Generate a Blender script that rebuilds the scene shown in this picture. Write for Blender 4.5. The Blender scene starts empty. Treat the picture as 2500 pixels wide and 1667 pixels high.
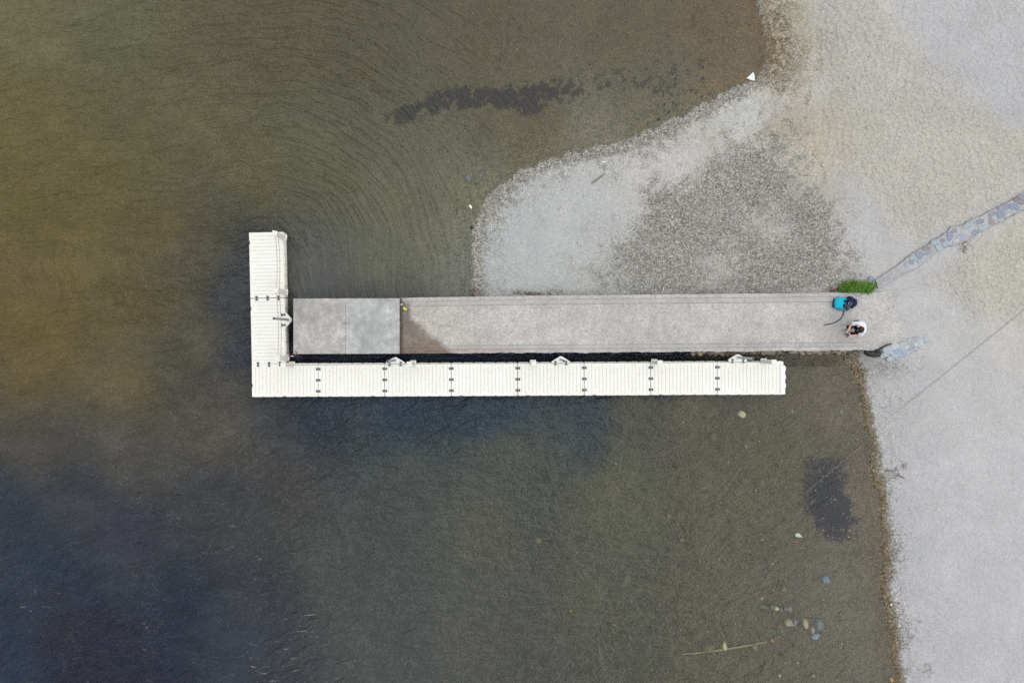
import bpy, bmesh, math, random
import numpy as np
from mathutils import Vector, Matrix

random.seed(7)
rng = np.random.default_rng(7)
R = math.radians
sc = bpy.context.scene
COL = sc.collection

# ------------------------------------------------------------------ measures
S = 70.0            # photograph pixels per metre on the water surface
H = 23.8            # drone height above the water
CX, CY = 1250.0, 833.5

def P(px, py, z=0.0):
    k = (H - z) / H / S
    return Vector(((px - CX) * k, -(py - CY) * k, z))

def s2l(c):
    c = c / 255.0
    return c / 12.92 if c <= 0.04045 else ((c + 0.055) / 1.055) ** 2.4

LF = (0.985, 1.0, 1.035)   # daylight on a flat white surface
def T(r, g, b):
    return tuple(min(0.92, s2l(v) / f) for v, f in zip((r, g, b), LF))

# ------------------------------------------------------------------ noise, distance fields
def vnoise(x, y, seed):
    xi = np.floor(x).astype(np.int64); yi = np.floor(y).astype(np.int64)
    xf = x - xi; yf = y - yi
    u = xf * xf * (3 - 2 * xf); v = yf * yf * (3 - 2 * yf)
    def h(a, b):
        n = (a * 374761393 + b * 668265263 + seed * 1442695041) & 0x7fffffff
        n = ((n ^ (n >> 13)) * 1274126177) & 0x7fffffff
        return ((n ^ (n >> 16)) & 0xffff) / 65535.0
    a = h(xi, yi); b = h(xi + 1, yi); c = h(xi, yi + 1); d = h(xi + 1, yi + 1)
    return (a * (1 - u) + b * u) * (1 - v) + (c * (1 - u) + d * u) * v

def fbm(x, y, seed, octv=4, gain=0.5):
    t = 0; amp = 1; tot = 0
    for i in range(octv):
        t = t + amp * vnoise(x * 2 ** i, y * 2 ** i, seed + i * 17); tot += amp; amp *= gain
    return t / tot

def sdf(px, py, poly):
    n = len(poly); d = np.full(px.shape, 1e12); ins = np.zeros(px.shape, bool)
    for i in range(n):
        ax, ay = poly[i]; bx, by = poly[(i + 1) % n]
        ex, ey = bx - ax, by - ay
        wx, wy = px - ax, py - ay
        t = np.clip((wx * ex + wy * ey) / (ex * ex + ey * ey + 1e-9), 0, 1)
        d = np.minimum(d, (wx - ex * t) ** 2 + (wy - ey * t) ** 2)
        if ay != by:
            c = ((ay <= py) != (by <= py)) & (px < (bx - ax) * (py - ay) / (by - ay) + ax)
            ins ^= c
    d = np.sqrt(d)
    return np.where(ins, d, -d)

def sst(a, b, x):
    t = np.clip((x - a) / (b - a), 0, 1)
    return t * t * (3 - 2 * t)

def idw(px, py, pts, power=3.0, eps=45.0):
    num = 0; den = 0
    for q in pts:
        w = 1.0 / ((px - q[0]) ** 2 + (py - q[1]) ** 2 + eps * eps) ** (power / 2)
        v = np.array(q[2:])
        num = num + w[..., None] * v; den = den + w
    return num / den[..., None]

# ------------------------------------------------------------------ object helpers
def tag(o, label=None, cat=None, group=None, kind=None):
    if label: o['label'] = label
    if cat: o['category'] = cat
    if group: o['group'] = group
    if kind: o['kind'] = kind
    return o

def empty(name, loc=(0, 0, 0), rz=0.0):
    o = bpy.data.objects.new(name, None); COL.objects.link(o)
    o.location = loc; o.rotation_euler = (0, 0, rz); o.empty_display_size = 0.1
    return o

def link_mesh(name, me, mat, parent=None, loc=None, smooth=False):
    if mat and not me.materials: me.materials.append(mat)
    if smooth:
        me.polygons.foreach_set('use_smooth', [True] * len(me.polygons))
    o = bpy.data.objects.new(name, me); COL.objects.link(o)
    if parent: o.parent = parent
    if loc is not None: o.location = loc
    return o

def from_bm(name, bm, mat, parent=None, loc=None, smooth=False):
    bmesh.ops.recalc_face_normals(bm, faces=bm.faces)
    me = bpy.data.meshes.new(name); bm.to_mesh(me); bm.free()
    return link_mesh(name, me, mat, parent, loc, smooth)

def add_box(bm, x0, x1, y0, y1, z0, z1, bevel=0.0, seg=2, M=None):
    vs = [bm.verts.new((x, y, z)) for z in (z0, z1) for y in (y0, y1) for x in (x0, x1)]
    fs = [(0, 2, 3, 1), (4, 5, 7, 6), (0, 1, 5, 4), (2, 6, 7, 3), (0, 4, 6, 2), (1, 3, 7, 5)]
    F = [bm.faces.new([vs[i] for i in f]) for f in fs]
    out = vs
    if bevel > 0:
        es = list({e for f in F for e in f.edges})
        r = bmesh.ops.bevel(bm, geom=es, offset=bevel, segments=seg, affect='EDGES', profile=0.5)
        out = list({v for v in r['verts']} | {v for v in vs if v.is_valid})
    if M is not None:
        bmesh.ops.transform(bm, matrix=M, verts=[v for v in out if v.is_valid])
    return out

def add_tube(bm, pts, rad, seg=8, cap=True):
    pts = [Vector(p) for p in pts]; rings = []
    n = len(pts)
    up = Vector((0, 0, 1))
    for i, p in enumerate(pts):
        d = (pts[min(i + 1, n - 1)] - pts[max(i - 1, 0)]).normalized()
        a = d.cross(up)
        if a.length < 1e-3: a = d.cross(Vector((1, 0, 0)))
        a.normalize(); b = d.cross(a)
        r = rad[i] if isinstance(rad, (list, tuple)) else rad
        rings.append([bm.verts.new(p + (a * math.cos(2 * math.pi * k / seg) + b * math.sin(2 * math.pi * k / seg)) * r) for k in range(seg)])
    for i in range(n - 1):
        for k in range(seg):
            bm.faces.new((rings[i][k], rings[i][(k + 1) % seg], rings[i + 1][(k + 1) % seg], rings[i + 1][k]))
    if cap:
        bm.faces.new(rings[0]); bm.faces.new(list(reversed(rings[-1])))

def add_prism(bm, poly, z0, z1, bevel=0.0):
    lo = [bm.verts.new((x, y, z0)) for x, y in poly]; hi = [bm.verts.new((x, y, z1)) for x, y in poly]
    n = len(poly)
    top = bm.faces.new(hi); bm.faces.new(list(reversed(lo)))
    for i in range(n):
        bm.faces.new((lo[i], lo[(i + 1) % n], hi[(i + 1) % n], hi[i]))
    if bevel > 0:
        bmesh.ops.bevel(bm, geom=list(top.edges), offset=bevel, segments=2, affect='EDGES', profile=0.5)

def catmull(pts, n=8):
    pts = [Vector(p) for p in pts]; out = []
    Q = [pts[0]] + pts + [pts[-1]]
    for i in range(1, len(Q) - 2):
        for k in range(n):
            t = k / n
            a, b, c, d = Q[i - 1], Q[i], Q[i + 1], Q[i + 2]
            out.append(0.5 * ((2 * b) + (c - a) * t + (2 * a - 5 * b + 4 * c - d) * t * t + (3 * b - a - 3 * c + d) * t ** 3))
    out.append(pts[-1]); return out

# ------------------------------------------------------------------ materials
class NT:
    def __init__(s, name):
        s.m = bpy.data.materials.new(name); s.m.use_nodes = True
        s.t = s.m.node_tree; s.t.nodes.clear()
        s.out = s.t.nodes.new('ShaderNodeOutputMaterial')
    def n(s, typ, **kw):
        nd = s.t.nodes.new(typ)
        for k, v in kw.items():
            if k.startswith('i_'):
                nd.inputs[k[2:].replace('_', ' ')].default_value = v
            else: setattr(nd, k, v)
        return nd
    def l(s, a, b): s.t.links.new(a, b)
    def put(s, sock, v):
        if isinstance(v, bpy.types.NodeSocket): s.l(v, sock)
        else: sock.default_value = v
    def math(s, op, a, b=0.0, c=None, clamp=False):
        nd = s.n('ShaderNodeMath', operation=op); nd.use_clamp = clamp
        s.put(nd.inputs[0], a); s.put(nd.inputs[1], b)
        if c is not None: s.put(nd.inputs[2], c)
        return nd.outputs[0]
    def mr(s, v, a, b, c, d, smooth=False):
        nd = s.n('ShaderNodeMapRange'); nd.clamp = True
        if smooth: nd.interpolation_type = 'SMOOTHSTEP'
        for i, q in enumerate((v, a, b, c, d)): s.put(nd.inputs[i], q)
        return nd.outputs[0]
    def mix(s, f, a, b, blend='MIX'):
        nd = s.n('ShaderNodeMix', data_type='RGBA', blend_type=blend)
        s.put(nd.inputs[0], f); s.put(nd.inputs[6], a); s.put(nd.inputs[7], b)
        return nd.outputs[2]
    def scale(s, col, f):
        nd = s.n('ShaderNodeVectorMath', operation='SCALE')
        s.put(nd.inputs[0], col); s.put(nd.inputs['Scale'], f); return nd.outputs[0]
    def noise(s, vec, scale, detail=2, rough=0.5, dist=0.0):
        nd = s.n('ShaderNodeTexNoise'); s.l(vec, nd.inputs['Vector'])
        nd.inputs['Scale'].default_value = scale; nd.inputs['Detail'].default_value = detail
        nd.inputs['Roughness'].default_value = rough; nd.inputs['Distortion'].default_value = dist
        return nd.outputs['Fac']
    def vor(s, vec, scale, feature='F1'):
        nd = s.n('ShaderNodeTexVoronoi', feature=feature); s.l(vec, nd.inputs['Vector'])
        nd.inputs['Scale'].default_value = scale; return nd
    def pos(s): return s.n('ShaderNodeNewGeometry').outputs['Position']
    def attr(s, name): return s.n('ShaderNodeAttribute', attribute_name=name)
    def sep(s, c):
        nd = s.n('ShaderNodeSeparateColor'); s.l(c, nd.inputs[0]); return nd.outputs
    def bump(s, h, strength, dist, normal=None):
        nd = s.n('ShaderNodeBump'); s.l(h, nd.inputs['Height']); s.put(nd.inputs['Strength'], strength)
        nd.inputs['Distance'].default_value = dist
        if normal is not None: s.l(normal, nd.inputs['Normal'])
        return nd.outputs[0]
    def bsdf(s, col, rough=0.8, metal=0.0, spec=0.3, normal=None):
        b = s.n('ShaderNodeBsdfPrincipled'); s.put(b.inputs['Base Color'], col); s.put(b.inputs['Roughness'], rough)
        s.put(b.inputs['Metallic'], metal); b.inputs['Specular IOR Level'].default_value = spec
        if normal is not None: s.l(normal, b.inputs['Normal'])
        s.l(b.outputs[0], s.out.inputs[0]); return b

def c4(c): return (c[0], c[1], c[2], 1.0)

_simple = {}
def simple(name, rgb, rough=0.7, metal=0.0, var=0.18, scale=18.0, spec=0.3, bump=0.3):
    if name in _simple: return _simple[name]
    t = NT(name); p = t.pos()
    n = t.noise(p, scale, 4, 0.6)
    f = t.mr(n, 0.25, 0.75, 1 - var, 1 + var)
    col = t.scale(c4(rgb)[:3], f)
    nm = t.bump(n, bump, 0.01)
    t.bsdf(col, rough, metal, spec, nm)
    _simple[name] = t.m; return t.m

def mat_ground():
    t = NT('shore_ground'); p = t.pos()
    col = t.attr('col').outputs['Color']; col2 = t.attr('col2').outputs['Color']
    fx = t.sep(t.attr('fx').outputs['Color']); G, B_, V = fx[0], fx[1], fx[2]
    n1 = t.noise(p, 3.2, 6, 0.78); n2 = t.noise(p, 22, 3, 0.7)
    k = t.math('ADD', G, t.math('ADD', t.math('MULTIPLY', t.math('SUBTRACT', n1, 0.5), 1.9), t.math('MULTIPLY', t.math('SUBTRACT', n2, 0.5), 1.5)))
    k = t.math('MULTIPLY', t.mr(k, 0.32, 0.74, 0, 1, True), t.mr(G, 0.02, 0.15, 0, 1))
    c = t.mix(k, col, col2)
    # coloured pebbles and grains
    v1 = t.vor(p, 27); r1 = t.sep(v1.outputs['Color'])
    v2 = t.vor(p, 46); r2 = t.sep(v2.outputs['Color'])
    amp = t.math('MULTIPLY', V, t.math('ADD', 0.45, t.math('MULTIPLY', k, 0.55)))
    a1 = t.math('ADD', 1.0, t.math('MULTIPLY', t.math('SUBTRACT', r1[0], 0.5), amp))
    a2 = t.math('ADD', 1.0, t.math('MULTIPLY', t.math('SUBTRACT', r2[1], 0.5), amp))
    c = t.scale(t.scale(c, a1), a2)
    v3 = t.vor(p, 13); r3 = t.sep(v3.outputs['Color'])
    c = t.scale(c, t.math('ADD', 1.0, t.math('MULTIPLY', t.math('SUBTRACT', r3[0], 0.5), t.math('MULTIPLY', amp, 0.35))))
    s3 = t.math('MULTIPLY', t.mr(r3[1], 0.95, 0.97, 0, 0.75), t.math('MULTIPLY', t.mr(v3.outputs['Distance'], 0.18, 0.34, 1, 0), t.math('MINIMUM', amp, 0.8)))
    c = t.mix(s3, c, t.mix(0.4, t.scale(c, 2.4), (0.42, 0.38, 0.24, 1)))
    big = t.noise(p, 0.9, 5, 0.65); c = t.scale(c, t.mr(big, 0.3, 0.7, 0.93, 1.07))
    warm = t.noise(p, 2.3, 4, 0.7)
    c = t.mix(t.mr(warm, 0.35, 0.7, 0.0, 0.5), c, t.mix(1.0, c, (1.05, 1.0, 0.90, 1), 'MULTIPLY'))
    # rare bright and dark stones
    sp = t.math('MULTIPLY', t.mr(r1[1], 0.93, 0.96, 0, 1), t.math('MULTIPLY', t.mr(v1.outputs['Distance'], 0.2, 0.42, 1, 0), t.math('MINIMUM', amp, 0.8)))
    c = t.mix(sp, c, t.mix(0.5, t.scale(c, 2.6), (0.45, 0.43, 0.36, 1)))
    sd = t.math('MULTIPLY', t.mr(r2[2], 0.94, 0.97, 0, 1), t.math('MINIMUM', amp, 0.7))
    c = t.mix(sd, c, t.scale(c, 0.45))
    foot = t.noise(p, 8.5, 4, 0.6, 0.4)
    lump = t.n('ShaderNodeTexVoronoi', feature='SMOOTH_F1'); t.l(p, lump.inputs['Vector']); lump.inputs['Scale'].default_value = 6.5
    hgt = t.math('ADD', t.math('MULTIPLY', t.math('ADD', foot, t.math('MULTIPLY', lump.outputs['Distance'], 0.9)), B_), t.math('MULTIPLY', r1[0], t.math('MULTIPLY', V, 0.10)))
    nm = t.bump(hgt, 1.0, 0.13)
    t.bsdf(c, 0.9, 0, 0.15, nm); return t.m

def mat_water():
    t = NT('lake_water'); p = t.pos()
    wc = t.attr('wcol').outputs['Color']; fx = t.sep(t.attr('wfx').outputs['Color'])
    op, rip, streak = fx[0], fx[1], fx[2]
    uv = t.n('ShaderNodeUVMap', uv_map='flow').outputs[0]
    def aniso(sx, sy, detail, rough, dist=0.0):
        mp = t.n('ShaderNodeMapping'); t.l(uv, mp.inputs[0]); mp.inputs['Scale'].default_value = (sx, sy, 1)
        return t.noise(mp.outputs[0], 1.0, detail, rough, dist)
    a = aniso(4.2, 9.5, 2, 0.5, 0.35)
    b = aniso(1.35, 3.4, 2, 0.5, 0.5)
    s_ = aniso(0.34, 4.4, 2, 0.5, 0.2)
    c_ = aniso(0.7, 1.9, 2, 0.5, 0.6)
    iso = t.noise(p, 11, 2, 0.5)
    gust = t.mr(t.noise(p, 0.33, 3, 0.6), 0.3, 0.7, 0.75, 1.15)
    h = t.math('ADD', t.math('MULTIPLY', a, 0.45), t.math('MULTIPLY', b, 1.5))
    h = t.math('ADD', h, t.math('MULTIPLY', c_, t.math('MULTIPLY', t.mr(rip, 0.6, 1.1, 0, 1), 1.4)))
    h = t.math('ADD', h, t.math('MULTIPLY', iso, 0.30))
    h = t.math('MULTIPLY', h, t.math('MULTIPLY', rip, gust))
    h = t.math('ADD', h, t.math('MULTIPLY', s_, t.math('MULTIPLY', streak, 1.3)))
    nm = t.bump(h, 1.0, RIPD)
    bl = t.noise(p, 1.1, 5, 0.7); fine = t.noise(p, 26, 2, 0.7)
    body = t.scale(wc, t.math('MULTIPLY', t.mr(bl, 0.3, 0.7, 0.95, 1.05), t.mr(fine, 0.3, 0.7, 0.90, 1.10)))
    dif = t.n('ShaderNodeBsdfDiffuse'); t.l(body, dif.inputs[0]); t.l(nm, dif.inputs['Normal'])
    tr = t.n('ShaderNodeBsdfTransparent'); tr.inputs[0].default_value = (0.97, 0.98, 0.95, 1)
    m1 = t.n('ShaderNodeMixShader'); t.l(op, m1.inputs[0]); t.l(tr.outputs[0], m1.inputs[1]); t.l(dif.outputs[0], m1.inputs[2])
    gl = t.n('ShaderNodeBsdfGlossy'); gl.inputs['Roughness'].default_value = 0.08; t.l(nm, gl.inputs['Normal'])
    fr = t.n('ShaderNodeFresnel'); fr.inputs['IOR'].default_value = 1.44; t.l(nm, fr.inputs['Normal'])
    back = t.n('ShaderNodeNewGeometry').outputs['Backfacing']
    refl = t.math('MULTIPLY', fr.outputs[0], t.math('SUBTRACT', 1.0, back))
    m2 = t.n('ShaderNodeMixShader'); t.l(refl, m2.inputs[0]); t.l(m1.outputs[0], m2.inputs[1]); t.l(gl.outputs[0], m2.inputs[2])
    t.l(m2.outputs[0], t.out.inputs[0]); return t.m
RIPD = 0.17

def mat_concrete(name, base, speck=0.35, blot=0.12, use_attr=False, pale=0.0, cell=24):
    t = NT(name); p = t.pos()
    n0 = t.noise(p, 1.3, 6, 0.65); n1 = t.noise(p, 7, 4, 0.7); n2 = t.noise(p, 60, 2, 0.6)
    v = t.vor(p, cell); r = t.sep(v.outputs['Color'])
    c = t.scale(c4(base)[:3], t.mr(n0, 0.3, 0.7, 1 - blot, 1 + blot))
    if use_attr:
        a = t.attr('stain'); c = t.mix(1.0, c, a.outputs['Color'], 'MULTIPLY')
    c = t.scale(c, t.math('ADD', 1.0, t.math('MULTIPLY', t.math('SUBTRACT', r[0], 0.5), speck)))
    c = t.scale(c, t.mr(n2, 0.3, 0.7, 0.92, 1.08))
    if pale:
        k = t.mr(t.math('ADD', n1, t.math('MULTIPLY', n0, 0.6)), 0.78, 0.98, 0, pale)
        c = t.mix(k, c, t.scale(c, 1.3))
    if pale > .8:
        st = t.noise(p, 2.6, 6, 0.72, 0.6)
        c = t.mix(t.mr(st, 0.48, 0.64, 0, 0.6), c, t.scale(c, 1.26))
        c = t.mix(t.mr(st, 0.46, 0.36, 0, 0.5), c, t.scale(c, 0.74))
        mp = t.n('ShaderNodeMapping'); t.l(p, mp.inputs[0]); mp.inputs['Scale'].default_value = (14, 2.2, 1)
        c = t.mix(t.mr(t.noise(mp.outputs[0], 1.0, 3, 0.6), 0.62, 0.75, 0, 0.28), c, t.scale(c, 1.25))
    # darker tone on upright faces
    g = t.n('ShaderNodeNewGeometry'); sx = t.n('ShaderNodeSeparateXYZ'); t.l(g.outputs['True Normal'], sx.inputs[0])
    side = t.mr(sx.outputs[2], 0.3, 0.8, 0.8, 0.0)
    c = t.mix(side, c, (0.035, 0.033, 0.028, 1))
    nm = t.bump(t.math('ADD', n1, t.math('MULTIPLY', r[0], 0.3)), 0.3, 0.01)
    t.bsdf(c, 0.88, 0, 0.2, nm); return t.m

def mat_plastic_dock():
    t = NT('dock_white_plastic'); p = t.pos()
    n0 = t.noise(p, 1.6, 5, 0.65); n1 = t.noise(p, 9, 4, 0.7)
    c = t.mix(t.mr(n0, 0.35, 0.7, 0, 0.6), c4((0.86, 0.86, 0.79)), c4((0.83, 0.80, 0.66)))
    k = t.math('MULTIPLY', t.mr(n1, 0.56, 0.74, 0, 0.6), t.mr(n0, 0.42, 0.62, 0, 1))
    c = t.mix(k, c, c4((0.50, 0.50, 0.47)))
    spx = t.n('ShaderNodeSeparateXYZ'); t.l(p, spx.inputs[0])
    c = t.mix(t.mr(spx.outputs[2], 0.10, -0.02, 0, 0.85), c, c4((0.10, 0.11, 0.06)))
    t.bsdf(c, 0.55, 0, 0.35, t.bump(n1, 0.15, 0.01)); return t.m

def mat_attr(name, attr='col', rough=0.7, spec=0.2):
    t = NT(name); p = t.pos()
    c = t.scale(t.attr(attr).outputs['Color'], t.mr(t.noise(p, 30, 2), 0.3, 0.7, 0.85, 1.15))
    t.bsdf(c, rough, 0, spec); return t.m

# ------------------------------------------------------------------ terrain
SHORE = [(2300, 3200), (2215, 1800), (2190, 1667), (2175, 1600), (2160, 1500), (2148, 1400), (2140, 1300), (2133, 1200), (2124, 1120),
         (2116, 1050), (2104, 980), (2086, 910), (2066, 872), (2050, 830), (1165, 790), (1152, 725), (1147, 640), (1150, 565),
         (1172, 505), (1220, 448), (1300, 402), (1400, 372), (1500, 348), (1600, 312), (1700, 268), (1790, 220), (1850, 190),
         (1872, 150), (1866, 100), (1856, 40), (1850, 0), (1835, -120), (1780, -500), (1600, -1500), (9000, -1500), (9000, 3200)]
PIER = [(716, 729), (976, 727), (1720, 718), (2080, 714), (2152, 713), (2152, 854), (2080, 855), (1660, 859), (976, 863), (716, 864)]

def shore_s(px, py):
    wx = (fbm(px / 90, py / 90, 3) - .5) * 26 + (fbm(px / 22, py / 22, 5, 3) - .5) * 10
    wy = (fbm(px / 90, py / 90, 11) - .5) * 26 + (fbm(px / 22, py / 22, 13, 3) - .5) * 10
    wx = wx + (fbm(px / 42, py / 42, 15, 3) - .5) * 17; wy = wy + (fbm(px / 42, py / 42, 19, 3) - .5) * 17
    return sdf(px + wx, py + wy, SHORE)

def pier_z(px):
    return 0.38 + 0.09 * np.clip((px - 976) / (2152 - 976), 0, 1.0)

def height(px, py):
    s = shore_s(px, py) / S
    near = np.exp(-(((px - 2115) / 90) ** 2 + ((py - 840) / 70) ** 2))
    D = 2.6 - 1.5 * near
    low = 0.26 + 0.74 * sst(1850, 2110, px + (py - 360) * 0.18 * (py < 760))
    land = 0.50 * sst(-0.25, 1.0, np.clip(s, 0, None) / D) * low
    land = land - 0.50 * sst(-0.25, 1.0, 0.0) * low
    land = land + 0.012 * np.clip(s - 3, 0, 60) * low
    land = land + (fbm(px / 60, py / 60, 21, 3) - .5) * 0.05 * sst(0, 1.5, s)
    d = np.clip(-s, 0, None)
    deep = -(0.10 * d + 0.02 * np.minimum(d, .4)); deep = np.maximum(deep, -1.1 - 0.01 * d)
    deep = np.maximum(deep, -2.5)
    z = np.where(s > 0, land, deep)
    ps = sdf(px, py, PIER)
    inside = sst(-6, 4, ps) * (px < 2118)
    z = np.where(inside > 0, np.minimum(z, z * (1 - inside) + inside * np.minimum(z, pier_z(px) - 0.12)), z)
    # the land meets the pier end flush
    fl = sst(2100, 2150, px) * sst(0, 14, py - 700) * sst(0, 16, 856 - .36 * np.clip(px - 2133, 0, 60) - py) * (px < 2400)
    nz = (fbm(px / 13, py / 13, 23, 4, .6) - .5)
    z = z * (1 - fl) + (pier_z(px) - .05 + np.clip((px - 2095) / 1700, 0, .075) + nz * .05) * fl
    return z

def zat(px, py, n=3):
    z = 0.0
    for _ in range(n):
        k = (H - z) / H
        a = np.array([CX + (px - CX) * k]); b = np.array([CY + (py - CY) * k])
        z = float(height(a, b)[0])
    return z
def G(px, py, dz=0.0):
    z = zat(px, py); return P(px, py, z + dz)

def axis(lo, hi, step, far):
    a = list(np.arange(lo, hi + step / 2, step)); out = []; q = step
    x = a[-1]
    while x < far: q *= 1.35; x += q; out.append(x)
    pre = []; q = step; x = a[0]
    while x > -far: q *= 1.35; x -= q; pre.append(x)
    return np.array(pre[::-1] + a + out)

def grid_mesh(name, xs, ys, zfun):
    X, Y = np.meshgrid(xs, ys)
    Z = zfun(X, Y)
    nx, ny = len(xs), len(ys)
    co = np.stack([X, Y, Z], -1).reshape(-1, 3)
    i = np.arange(nx * ny).reshape(ny, nx)
    f = np.stack([i[:-1, :-1], i[:-1, 1:], i[1:, 1:], i[1:, :-1]], -1).reshape(-1, 4)
    me = bpy.data.meshes.new(name)
    me.vertices.add(len(co)); me.vertices.foreach_set('co', co.ravel())
    me.loops.add(f.size); me.loops.foreach_set('vertex_index', f.ravel())
    me.polygons.add(len(f)); me.polygons.foreach_set('loop_start', np.arange(0, f.size, 4))
    me.update(calc_edges=True)
    me.polygons.foreach_set('use_smooth', np.ones(len(f), bool))
    return me, X, Y, Z, f

def put_attr(me, name, arr):
    a = me.attributes.new(name, 'FLOAT_COLOR', 'POINT')
    c = np.ones((len(me.vertices), 4), np.float32); c[:, :3] = arr.reshape(-1, 3)
    a.data.foreach_set('color', c.ravel())

WC = [(50, 50, 102, 100, 74), (50, 300, 98, 91, 62), (40, 500, 100, 91, 58), (60, 420, 99, 91, 61), (160, 620, 99, 90, 60), (250, 430, 98, 91, 62), (380, 560, 95, 88, 62), (60, 800, 99, 88, 57), (200, 520, 99, 90, 61), (300, 100, 95, 94, 72), (300, 300, 92, 90, 66),
      (500, 100, 92, 88, 68), (700, 50, 92, 86, 66), (900, 100, 88, 84, 66), (1200, 80, 92, 86, 66), (1500, 80, 96, 90, 70), (1750, 60, 102, 90, 68),
      (1800, 150, 105, 96, 80), (600, 400, 98, 94, 70), (450, 300, 98, 95, 72), (800, 400, 96, 94, 74), (950, 500, 104, 104, 84), (1050, 600, 108, 108, 92), (900, 650, 100, 100, 88),
      (750, 640, 92, 92, 88), (760, 700, 88, 90, 92), (1300, 300, 98, 92, 72), (1600, 250, 100, 96, 80), (1100, 450, 108, 106, 88), (1450, 330, 112, 108, 94),
      (1120, 680, 108, 110, 104), (100, 700, 98, 87, 58), (300, 700, 94, 86, 60), (450, 600, 84, 80, 66), (540, 700, 62, 64, 70), (580, 850, 56, 60, 70), (590, 620, 64, 66, 70), (450, 850, 84, 80, 70),
      (100, 900, 98, 88, 60), (300, 950, 100, 92, 68), (550, 950, 80, 78, 74), (100, 1080, 80, 76, 72), (300, 1100, 84, 82, 78), (500, 1050, 88, 84, 76),
      (650, 1000, 66, 68, 74), (800, 1000, 50, 60, 72), (1000, 1010, 46, 60, 76), (1200, 1010, 48, 64, 78), (1400, 1000, 56, 66, 73), (1550, 1000, 82, 82, 72),
      (1700, 1000, 92, 88, 74), (1900, 950, 96, 90, 78), (2030, 950, 104, 98, 86), (1000, 1150, 74, 80, 78), (1250, 1130, 78, 82, 76), (700, 1150, 74, 74, 76), (500, 1200, 66, 68, 74),
      (200, 1200, 62, 66, 76), (50, 1250, 50, 58, 72), (300, 1300, 54, 58, 70), (100, 1400, 44, 54, 70), (50, 1600, 40, 53, 72), (200, 1600, 33, 43, 60),
      (400, 1500, 44, 52, 68), (350, 1640, 32, 42, 60), (600, 1450, 58, 62, 70), (600, 1600, 56, 62, 74), (800, 1350, 74, 78, 76), (900, 1550, 76, 80, 80),
      (1200, 1300, 84, 86, 78), (1200, 1550, 82, 84, 80), (1500, 1200, 90, 90, 76), (1500, 1500, 88, 88, 78), (1800, 1200, 94, 90, 76), (1800, 1450, 94, 92, 80),
      (1800, 1620, 94, 92, 80), (2050, 1450, 104, 100, 90), (2100, 1200, 106, 98, 86), (1900, 1100, 92, 88, 72),
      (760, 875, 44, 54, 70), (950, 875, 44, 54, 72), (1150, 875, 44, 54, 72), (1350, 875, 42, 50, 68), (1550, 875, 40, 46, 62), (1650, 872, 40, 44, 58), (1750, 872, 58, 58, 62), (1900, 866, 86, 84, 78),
      (705, 800, 50, 56, 66), (705, 840, 44, 50, 62)]
# scatter opacity, ripple, streak
WF = [(50, 100, .55, .75, .1), (300, 200, .55, .8, .25), (550, 250, .5, .7, .55), (800, 250, .4, .5, .8), (700, 400, .5, .6, .9), (850, 460, .4, .3, .8), (600, 500, .6, .8, .7), (650, 150, .45, .6, .5),
      (950, 330, .35, .25, .75), (1000, 450, .3, .1, .8), (1100, 150, .25, .25, .2), (1400, 120, .2, .15, 0), (1750, 80, .15, .06, 0), (1060, 590, .3, .06, .15), (860, 600, .5, .10, .4), (760, 690, .75, .06, .1), (930, 560, .4, .08, .35), (1300, 300, .2, .06, 0),
      (100, 600, .6, .95, .1), (350, 700, .6, .95, .1), (120, 380, .58, .85, .1), (400, 450, .58, .85, .4), (540, 760, .8, .9, 0), (100, 900, .6, .85, 0), (400, 950, .6, .95, 0), (200, 1150, .8, 1.05, 0), (500, 1150, .8, 1.2, 0), (50, 1450, .9, .72, 0), (250, 1500, .95, .72, 0), (120, 1300, .85, .8, 0), (450, 1620, .9, .75, 0), (60, 1620, .9, .7, 0), (350, 1330, .9, .85, 0),
      (500, 1450, .9, .85, 0), (700, 1250, .8, 1.4, 0), (800, 1000, .85, 1.25, 0), (1100, 1010, .85, 1.1, 0), (1400, 1000, .7, .65, 0), (1000, 1250, .6, .8, 0), (1000, 1550, .7, .85, 0), (750, 1600, .85, 1.2, 0), (1000, 260, .10, .12, .3), (1150, 235, .08, .1, .1), (1280, 225, .08, .08, 0), (1300, 1250, .4, .5, 0),
      (1300, 1550, .45, .5, 0), (1600, 1100, .25, .3, 0), (1600, 1500, .25, .3, 0), (1850, 1000, .15, .15, 0), (1900, 1300, .12, .12, 0), (1900, 1580, .12, .12, 0), (2080, 1300, .05, .05, 0),
      (1200, 875, .85, .7, 0), (800, 875, .85, .6, 0), (1600, 875, .8, .6, 0), (1850, 870, .3, .2, 0), (705, 800, .85, .4, 0), (1500, 400, .1, .03, 0), (1200, 560, .15, .03, 0)]
HOLE = [(1978, 1112), (2038, 1122), (2054, 1180), (2058, 1228), (2084, 1268), (2075, 1300), (2030, 1308), (1992, 1280), (1980, 1225), (1964, 1190)]

def lin(a):
    a = a / 255.0
    return np.where(a <= 0.04045, a / 12.92, ((a + 0.055) / 1.055) ** 2.4) / np.array(LF)

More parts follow.
